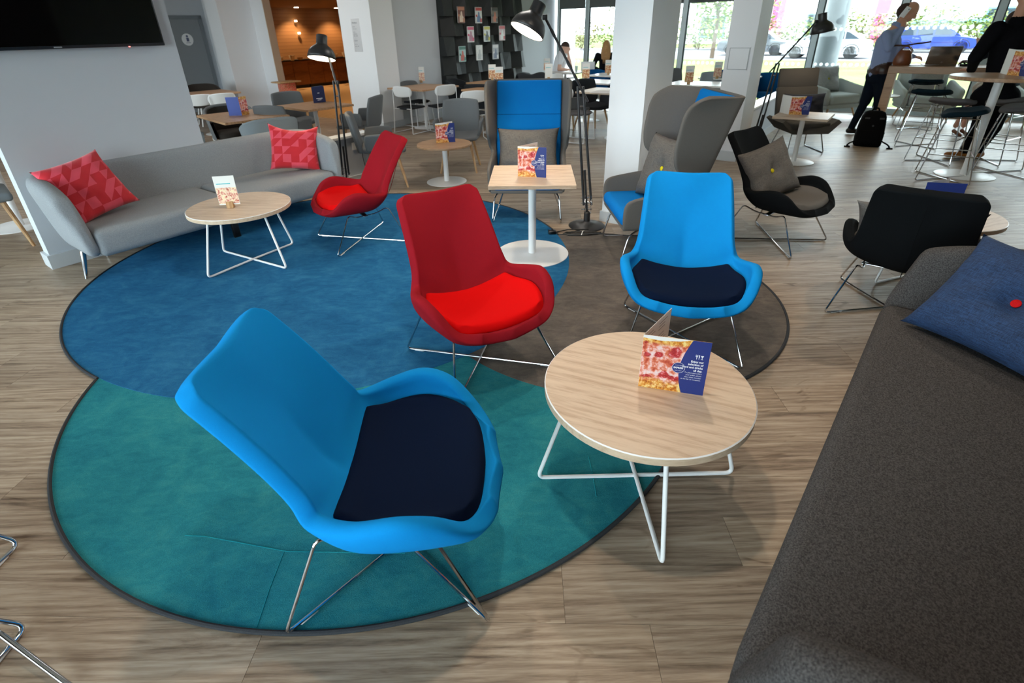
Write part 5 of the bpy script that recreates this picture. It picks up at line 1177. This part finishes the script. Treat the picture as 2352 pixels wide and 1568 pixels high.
col_ = MB().lathe([(.066, -.02), (.082, .0), (.074, .035), (.062, .03)], 20, mat=Vector((0, 0, 1)).rotation_difference((P(2074, 44) - P(2050, 72)).normalized()).to_matrix().to_4x4(), c=P(2059, 61) - B0); col_.build('collar', shirt, man)
ph = thing('mobile_phone', 'white phone held to the ear of the man in the blue shirt', 'phone', P(2073, 30, -.12) - Vector((0, 0, .05)), 0); pho = MB().rbox(-.035, .035, -.005, .005, 0, .14, .004).build('body', white_m, ph); pho.rotation_euler = (.1, .45, -.35); MB().lathe([(.001, -.001), (.007, -.001), (.007, 0), (.001, 0)], 10, mat=Matrix.Rotation(math.pi / 2, 4, 'X')).build('camera_lens', black_m, pho).location = (.015, -.0055, .115)
# --- man in the dark jacket, back to the camera
Y0 = 6.9
jacket = fabric('black_jacket', (20, 20, 24), (13, 13, 16), speckscale=500, bstr=.1); dtr = fabric('black_trousers', (18, 20, 26), (12, 13, 18), speckscale=500); tan = plain('tan_leather_shoe', (176, 112, 50), .4, var=.08); sole = plain('shoe_sole', (46, 34, 26), .6)
pel = P(2292, 205); chest = P(2318, 105); nk = P(2345, 28)
bones = [(pel, P(2302, 160), .16, .155, 1, (Vector((.75, .66, 0)), .8)), (P(2302, 160), chest, .16, .185, 1, (Vector((.75, .66, 0)), .8)), (chest, P(2335, 55), .17, .10, 1), (P(2340, 42), P(2352, 12), .065, .06, 0)]
sL, sR = P(2290, 68, .0), P(2372, 78, -.22)
eL, wL = P(2240, 132, .08), P(2232, 160, .38)
bones += [(chest + Vector((0, 0, .1)), sL, .13, .085, 1), (chest + Vector((0, 0, .1)), sR, .13, .085, 1), (sL, eL, .098, .075, 1), (eL, wL, .072, .05, 1), (sR, P(2395, 165, -.2), .085, .065, 1), (P(2395, 165, -.2), P(2370, 190, .2), .062, .045, 1)]
hand(bones, wL, Vector((-.3, .9, 0)), Vector((0, 0, 1)), curl=.5)
bones += [(pel + Vector((-.06, .06, -.1)), pel + Vector((.06, -.06, -.1)), .16, .16, 1)]
for hp_, kp_, ap_ in (((2272, 225), (2246, 292), (2212, 352)), ((2305, 228), (2282, 295), (2243, 352))):
    hq = P(*hp_); kq = P(*kp_); aq = P(*ap_); aq.z = .10
    bones += [(hq, kq, .11, .08, 2), (kq, aq, .078, .06, 2), (aq + Vector((.04, -.02, -.055)), aq + Vector((-.17, .05, -.062)), .044, .036, 3)]
hc_ = P(2366, -22); hb_, f_, u_, l_, R_ = head((-.6, .78, -.1), (0, 0, 1), hc_, 1.1)
B0 = Vector((P(2250, 352).x, P(2250, 352).y, 0)); man2 = person('man in a black jacket and tan shoes standing with his back to the camera', B0, bones, hb_, [skin_m, jacket, dtr, tan], .014)
haircap(hc_, f_, u_, l_, 1.1, 1.6, man2, hair_m, B0)
# --- woman on the stool beyond him
Y0 = 8.35
dress = fabric('cream_dress', (206, 196, 184), (190, 180, 168), speckscale=400); drk = fabric('dark_blouse', (30, 34, 44), (22, 26, 34), speckscale=400)
pel = Vector((7.5, 8.28, .86)); chest = pel + Vector((-.05, .02, .38)); nk = chest + Vector((-.02, 0, .2)); hcn = nk + Vector((-.03, .0, .16))
bones = [(pel, chest, .13, .12, 4, (Vector((1, 0, 0)), .8)), (chest, nk, .12, .06, 4), (nk, hcn, .05, .05, 0), (chest + Vector((0, -.16, .12)), P(2258, 130, -.1), .055, .045, 4), (P(2258, 130, -.1), P(2246, 112, -.1), .042, .034, 0), (chest + Vector((0, .16, .12)), chest + Vector((-.2, .2, -.15)), .055, .045, 4), (chest + Vector((-.2, .2, -.15)), chest + Vector((-.42, .1, -.16)), .042, .032, 0)]
hand(bones, P(2246, 112, -.1), Vector((-.2, 0, 1)), Vector((0, -1, 0)), curl=.6); hand(bones, chest + Vector((-.42, .1, -.16)), Vector((-1, 0, 0)), Vector((0, 0, 1)))
for dy, fx_ in ((-.09, .0), (.09, .1)):
    hq = pel + Vector((0, dy, 0)); kq = pel + Vector((-.38 + fx_, dy - .08, -.14)); aq = P(2192 if dy < 0 else 2210, 298, .0); aq.z = .16
    bones += [(hq, kq, .095, .075, 1), (kq, aq, .058, .038, 0), (aq + Vector((0, 0, -.08)), aq + Vector((-.02, -.17, -.12)), .032, .025, 3)]
hb_, f_, u_, l_, R_ = head((-.9, .2, -.2), (0, 0, 1), hcn, 1.0); B0 = Vector((7.4, 8.2, 0))
wm = person('seated woman in sandals mostly hidden behind the black jacket', B0, bones, hb_, [skin2_m, dress, dtr, lea, drk], .013); haircap(hcn, f_, u_, l_, 1.08, 1.9, wm, hair_m, B0)
# --- seated man in a white shirt at the far window
wsh = fabric('white_shirt', (238, 238, 242), (224, 224, 230), speckscale=400, bstr=.1); Y0 = 13.55
pel = P(1278, 175); pel.z = .50; chest = P(1288, 137); chest.z = 1.0
bones = [(pel, chest, .14, .15, 1, (Vector((0, 1, 0)), .8)), (chest, P(1295, 128), .14, .08, 1), (P(1296, 127), P(1298, 118), .055, .05, 0)]
sN, sF = chest + Vector((.0, -.17, .12)), chest + Vector((.02, .17, .12)); eN = P(1284, 158, -.25); eN.z = .80; wN = P(1302, 156, -.15); wN.z = .78; eF = P(1312, 150, .2); eF.z = .80; wF = P(1305, 124, .1)
bones += [(chest, sN, .1, .075, 1), (chest, sF, .1, .075, 1), (sN, sN.lerp(eN, .6), .07, .06, 1), (sN.lerp(eN, .6), eN, .05, .045, 0), (eN, wN, .042, .034, 0), (sF, sF.lerp(eF, .6), .07, .06, 1), (sF.lerp(eF, .6), eF, .05, .042, 0), (eF, wF, .042, .034, 0)]
hand(bones, wN, Vector((1, 0, 0)), Vector((0, 0, 1))); hand(bones, wF, Vector((-.2, -.1, 1)), Vector((0, 1, 0)), curl=.9)
for sy in (-1, 1):
    kq = pel + Vector((.42, sy * .1, .02)); aq = kq + Vector((.02, 0, -.42)); bones += [(pel + Vector((0, sy * .09, 0)), kq, .09, .07, 2), (kq, aq, .065, .05, 2), (aq, aq + Vector((.15, 0, -.04)), .04, .035, 3)]
hc_ = P(1299, 111); hb_, f_, u_, l_, R_ = head((.95, -.15, -.1), (0, 0, 1), hc_, 1.05); B0 = Vector((pel.x, pel.y, 0))
m3 = person('seated man in a white shirt resting his chin on his hand by the far window', B0, bones, hb_, [skin2_m, wsh, trous, shoe], .014); haircap(hc_, f_, u_, l_, 1.1, 1.45, m3, hair_m, B0, back=.012)
# --- blonde woman at the window
Y0 = 13.2; bl_top = fabric('black_top', (22, 24, 28), (16, 17, 20), speckscale=400); blonde = plain('blonde_hair', (190, 140, 84), .55, var=.25, scale=40)
pel = P(1388, 180); pel.z = .5; chest = P(1389, 137); chest.z = .98
bones = [(pel, chest, .135, .13, 1, (Vector((0, 1, 0)), .8)), (chest, chest + Vector((0, 0, .14)), .13, .07, 1), (chest + Vector((0, 0, .15)), chest + Vector((-.02, 0, .26)), .05, .048, 0)]
for s in (-1, 1):
    sh_ = chest + Vector((s * .17, 0, .1)); el_ = chest + Vector((s * .26, .05, -.15)); wr_ = chest + Vector((s * .1, .28, -.2)); bones += [(chest, sh_, .09, .065, 1), (sh_, el_, .06, .05, 1), (el_, wr_, .045, .032, 1)]; hand(bones, wr_, Vector((0, 1, 0)), Vector((0, 0, 1)))
    kq = pel + Vector((s * .1, .42, .02)); aq = kq + Vector((0, .02, -.42)); bones += [(pel + Vector((s * .09, 0, 0)), kq, .09, .07, 2), (kq, aq, .06, .045, 2), (aq, aq + Vector((0, .14, -.04)), .038, .032, 3)]
hc_ = P(1393, 108); hb_, f_, u_, l_, R_ = head((.25, .95, -.05), (0, 0, 1), hc_, 1.02); B0 = Vector((pel.x, pel.y, 0))
w3 = person('woman with long blonde hair and black top sitting by the window', B0, bones, hb_, [skin2_m, bl_top, trous, shoe], .014); haircap(hc_, f_, u_, l_, 1.12, 1.75, w3, blonde, B0)
mb = MB()
for k in range(16):
    a = math.radians(lerp(200, 340, k / 15)); p0 = hc_ - B0 + l_ * math.cos(a) * .08 + f_ * math.sin(a) * .09 * 1 - f_ * .0; mb.tube([p0 + u_ * .03, p0 + l_ * math.cos(a) * .03 - f_ * .03 - u_ * .12, p0 + l_ * math.cos(a) * .02 - f_ * .05 - u_ * .22, p0 - f_ * .03 - u_ * (.27 + .04 * (k % 3))], .016, 6, taper=.006)
mb.build('long_hair', blonde, w3)
lpw = thing('laptop', 'white laptop open between the two seated diners', 'laptop', atY(1352, 160, 13.3) * 1.0, -.3); lpw.location.z = .742
MB().rbox(-.16, .16, -.12, .12, 0, .014, .004).build('base', white_m, lpw); MB().rbox(-.16, .16, -.004, .004, 0, .21, .003).build('lid', white_m, lpw).matrix_local = Matrix.Translation((0, -.12, .01)) @ Matrix.Rotation(.2, 4, 'X')
cupm = thing('drinking_glass', 'small glass on the table in front of the man in the white shirt', 'glass', atY(1324, 156, 13.35), 0); cupm.location.z = .742; MB().lathe([(.03, 0), (.037, .12), (.034, .12), (.028, .006), (.001, .006)], 18).build('glass', plain('pale_glass', (190, 205, 200), .1), cupm)
# ================================================================== OUTSIDE
grass_m, n, b = nodes('lawn'); g = N(n, 'ShaderNodeNewGeometry').outputs['Position']
v = noisetex(n, g, .5, 6, .65); v2 = noisetex(n, g, 9, 4, .7)
n.links.new(ramp(n, math_(n, 'ADD', math_(n, 'MULTIPLY', v, .6), math_(n, 'MULTIPLY', v2, .4)), [(.38, lin((70, 82, 30))), (.52, lin((96, 110, 44))), (.66, lin((124, 128, 74)))]), b.inputs['Base Color']); b.inputs['Roughness'].default_value = .95
bump(n, b, v2, .6, .05)
ZG = -.12
def ground(name, lab, parts, m, z=ZG):
    mb = MB()
    for a0, a1, b0, b1 in parts: mb.abox(a0, a1, b0, b1, z - .2, z)
    return tag(struct(name, mb, m, smooth=False), lab, 'ground')
asph = plain('asphalt', (120, 120, 124), .9, var=.05, scale=2); pave = plain('paving_pale', (170, 165, 158), .8, var=.04, scale=2)
ground('ground_paving', 'pale paving strip outside the windows', [(13.3, 15.2, -40, 40)], pave)
ground('ground_lawn', 'green lawn outside between the windows and the road', [(15.2, 33.5, -60, 60)], grass_m)
ground('ground_road', 'pale asphalt road and car park beyond the lawn', [(33.5, 52, -80, 80)], asph, ZG - .03)
ground('ground_far', 'ground behind the hedge', [(52, 160, -120, 120)], grass_m)
ground('ground_front', 'paving behind the photographer outside the rear windows', [(-40, -4.6, -60, 60)], pave)
# white wing of the building beyond the corner window
wall('wall_outside', 'white outer wall of the building next to the corner window', [(13.3, 14.5, -8.28, -8.2, -.1, 3.4), (14.36, 14.5, -18.3, -8.2, -.1, 3.4)], white_m)
# leafy shrubs and trees: trunk plus a crown of many small leaf cards with thickness
def leaf_m(name, c1, c2):
    m, n, b = nodes(name); oi = N(n, 'ShaderNodeNewGeometry').outputs['Random Per Island']
    n.links.new(ramp(n, oi, [(0, lin(c1)), (1, lin(c2))]), b.inputs['Base Color']); b.inputs['Roughness'].default_value = .7
    b.inputs['Subsurface Weight'].default_value = 0; return m
leaf1 = leaf_m('leaf_green', (66, 88, 28), (132, 150, 58)); leaf2 = leaf_m('leaf_olive', (84, 78, 42), (146, 138, 80)); bark = plain('bark', (96, 80, 66), .9, var=.15, scale=20); branchm = plain('twig', (112, 88, 72), .9)
rl = random.Random(3)
def crown(mb, c, rx, ry, rz_, k, s):
    for i in range(k):
        while True:
            q = Vector((rl.uniform(-1, 1), rl.uniform(-1, 1), rl.uniform(-1, 1)))
            if q.length < 1 and q.length > .35: break
        p = Vector(c) + Vector((q.x * rx, q.y * ry, q.z * rz_)); u_ = Vector((rl.uniform(-1, 1), rl.uniform(-1, 1), rl.uniform(-.4, .4))).normalized(); w_ = u_.cross(Vector((rl.uniform(-1, 1), rl.uniform(-1, 1), 1))).normalized(); L = s * rl.uniform(.6, 1.3)
        mb.add([p, p + u_ * L * .5 + w_ * L * .28, p + u_ * L, p + u_ * L * .5 - w_ * L * .28], [(0, 1, 2, 3)])
def shrub(label, a_, b_, rx, h, k=700, m=None, s=.2, group='hedge shrubs beyond the road'):
    t = thing('shrub', label, 'shrub', AB(a_, b_, ZG), 0, group); mb = MB(); crown(mb, (0, 0, h * .55), rx, rx * .8, h * .52, k, s); o = mb.build('foliage', m or leaf1, t, smooth=False, fixn=False)
    st_ = MB()
    for i in range(5): st_.tube([(rl.uniform(-.2, .2), rl.uniform(-.2, .2), 0), (rl.uniform(-.5, .5) * rx, rl.uniform(-.5, .5) * rx, h * .7)], .04, 5, taper=.012)
    st_.build('stems', branchm, t); return t
ORD = ['first', 'second', 'third', 'fourth', 'fifth', 'sixth', 'seventh', 'eighth', 'ninth', 'tenth', 'eleventh', 'twelfth', 'thirteenth', 'fourteenth', 'fifteenth', 'sixteenth']
for i in range(16):
    b_ = -26 + i * 2.6; shrub('%s %s hedge shrub from the left beyond the road' % (ORD[i], 'green' if i % 3 else 'olive'), 48.0 + rl.uniform(-1, 1), b_, 1.9, rl.uniform(2.0, 3.0), 900, leaf1 if i % 3 else leaf2, .26)
def tree(label, a_, b_, h, r_, k=1600):
    t = thing('tree', label, 'tree', AB(a_, b_, ZG), 0, 'trees outside'); MB().tube([(0, 0, 0), (.05, .03, h * .35), (0, .1, h * .7)], .14, 8, taper=.05).build('trunk', bark, t)
    br = MB()
    for i in range(9): a0 = rl.uniform(0, 6.28); br.tube([(0, .05, h * rl.uniform(.3, .6)), (math.cos(a0) * r_ * .6, math.sin(a0) * r_ * .6, h * rl.uniform(.6, .9))], .04, 5, taper=.012)
    br.build('branches', bark, t); mb = MB(); crown(mb, (0, 0, h * .68), r_, r_, h * .36, k, .26); mb.build('foliage', leaf1, t, smooth=False, fixn=False); return t
tree('light green tree behind the left windows', 42, -18.5, 6.5, 2.6, 2200); tree('green tree seen between the two columns', 34.5, -10.2, 5.6, 2.0, 2200); tree('green tree right of the phone man beyond the road', 47, 6.0, 6.5, 2.6, 2400); tree('thin young tree on the lawn behind the lamp shade', 30, -6.6, 4.5, .9, 260); tree('green tree far right behind the dark jacket', 40, 10.5, 6, 2.4, 1800)
# cars, built on side profiles
def car(label, a_, b_, m, L=4.3, kind='hatch', flip=1, hgt=1.45):
    t = thing('car', label, 'car', AB(a_, b_, ZG - .03), UANG - math.pi / 2 + (math.pi if flip < 0 else 0), 'cars parked outside')       # local x along V
    tyre = black_m; rim_ = steel_m; gl_ = plain('car_glass', (60, 70, 80), .08) if 'car_glass' not in MATS else MATS['car_glass']
    k = L / 4.3; hh = hgt / 1.45
    low = [(-2.12, .30), (-2.15, .55), (-2.08, .84), (-1.9, .92), (-1.0, .95), (.9, .93), (1.5, .86), (2.0, .74), (2.13, .60), (2.12, .32), (1.8, .22), (-1.8, .22)]
    if kind == 'hatch': up = [(-2.0, .92), (-1.75, 1.28), (-1.4, 1.42), (-.2, 1.45), (.35, 1.40), (1.15, .93)]
    elif kind == 'sedan': up = [(-1.75, .93), (-1.15, 1.34), (-.7, 1.43), (.1, 1.44), (.5, 1.38), (1.3, .90)]
    else: up = [(-1.95, .92), (-1.55, 1.36), (-1.1, 1.44), (.1, 1.45), (.5, 1.38), (1.2, .92)]
    w = .86
    rings = [[(x * k, y, z * hh) for x, z in low] for y in (-w + .05, )]; pr = lambda pts, y, s=1: [(x * k, y, z * hh) for x, z in pts]
    MB().loft([[(x * k * .985, -w - .02, .55 + (z - .55) * .93) for x, z in low], pr(low, -w + .06), pr(low, w - .06), [(x * k * .985, w + .02, .55 + (z - .55) * .93) for x, z in low]]).build('body', m, t, ang=35)
    MB().loft([pr(up, -w + .22), pr(up, w - .22)]).build('cabin', m, t, ang=35)
    wnd = [(lerp(-1.72, x, .9) if False else x * .9, .96 + (z - .92) * .82) for x, z in up]
    for s in (-1, 1):
        half = len(wnd) // 2
        v = [(x * k, s * (w - .205), z * hh) for x, z in wnd]; g_ = MB().add(v, [tuple(range(len(v)))]); g_.build('side_glass', gl_, t, smooth=False, fixn=False)
        MB().box(-.12, -.05, s * (w - .2) - .012, s * (w - .2) + .012, .93 * hh, 1.4 * hh).build('pillar', m, t, smooth=False); MB().box(-.9 * k, -.9 * k + .05, s * (w - .2) - .012, s * (w - .2) + .012, .93 * hh, 1.36 * hh).build('pillar', m, t, smooth=False)
        MB().rbox(.75 * k, .9 * k, s * w - .02, s * (w + .14), .93, 1.05, .02, 2).build('mirror', m, t)
        MB().box(-1.3 * k, 1.35 * k, s * (w + .022) - .006, s * (w + .022) + .006, .56, .585).build('trim_strip', black_m, t, smooth=False); MB().rbox(-.35, -.15, s * (w + .02) - .012, s * (w + .02) + .012, .78, .82, .008, 1).build('door_handle', m, t)
    fw = MB().add([(.62 * k, -.6, 1.37 * hh), (.62 * k, .6, 1.37 * hh), (1.2 * k, .66, .97 * hh), (1.2 * k, -.66, .97 * hh)], [(0, 1, 2, 3)]); fw.build('windscreen', gl_, t, smooth=False, fixn=False)
    for x in (-1.3, 1.32):
        for s in (-1, 1):
            rt = Matrix.Rotation(math.pi / 2, 4, 'X'); wh = MB().lathe([(.20, -.1), (.32, -.1), (.33, -.05), (.33, .05), (.32, .1), (.20, .1)], 28, mat=rt, c=(x * k, s * (w - .08), .32)).build('tyre', tyre, t)
            MB().lathe([(.001, -.04), (.06, -.05), (.1, -.02), (.19, -.07), (.205, -.07), (.205, .06), (.001, .06)], 20, mat=rt if s > 0 else Matrix.Rotation(-math.pi / 2, 4, 'X'), c=(x * k, s * (w - .06), .32)).build('wheel_rim', rim_, wh)
            MB().tube([(x * k + .4 * math.cos(a), s * (w + .02), .32 + .4 * math.sin(a)) for a in [math.pi * q / 12 for q in range(13)]], .02, 6).build('wheel_arch', black_m, t)
    MB().rbox(2.02 * k, 2.14 * k, .45, .72, .58, .70, .02).build('headlamp', white_m, t); MB().rbox(2.02 * k, 2.14 * k, -.72, -.45, .58, .70, .02).build('headlamp', white_m, t)
    return t
car('silver grey saloon car parked outside left of the white car', 39.5, -9.0, plain('car_grey', (98, 102, 110), .25, .4), 4.4, 'sedan'); car('white saloon car parked outside behind the lamp shade', 36.4, -4.6, plain('car_white', (196, 199, 204), .25), 4.4, 'sedan', flip=-1); car('blue estate car parked outside right of the phone man', 44.0, .2, plain('car_blue', (34, 58, 148), .25), 4.5, 'estate')
# white retail building with pink frames
wb = plain('facade_white', (240, 240, 242), .7, var=.02); pk = plain('facade_pink', (222, 74, 128), .6); tq = plain('facade_turquoise', (120, 176, 196), .5)
bd = thing('retail_building', 'white shop building with pink frames beyond the road', 'building', AB(62, -30, ZG), UANG - math.pi / 2)
MB().box(0, 66, 0, 14, 0, 9).build('wall', wb, bd, smooth=False)
for x in (6, 17, 25.5, 38.5, 47, 58): MB().box(x, x + 1.0, -.5, 0, 0, 9).build('pink_frame', pk, bd, smooth=False)
for x in (2, 10, 20, 33.2, 42): 
    o = MB().box(x, x + 2.6, -.12, 0, .6, 2.6).build('window', tq, bd, smooth=False); MB().box(x + .12, x + 2.48, -.16, -.1, .75, 2.45).build('pane', MATS['car_glass'], o, smooth=False)
MB().box(26.5, 36.5, -.5, 0, 1.5, 1.75).build('turquoise_ledge', tq, bd, smooth=False)
text('NICHECOM', 1.0, plain('sign_lilac', (150, 140, 190), .5), bd, (27.6, -.55, 3.0), name='lettering')
# bus shelter panel outside right of the lamp (grey pillar behind the glass)
pl = thing('outdoor_column', 'round grey column outside behind the lamp shade', 'column', AB(14.3, -1.75, ZG)); MB().lathe([(.24, 0), (.24, 3.6)], 28).build('shaft', plain('column_grey', (132, 140, 146), .5, var=.04), pl)
text('OPEN', .001, white_m, pl, (0, 0, -1)) if False else None
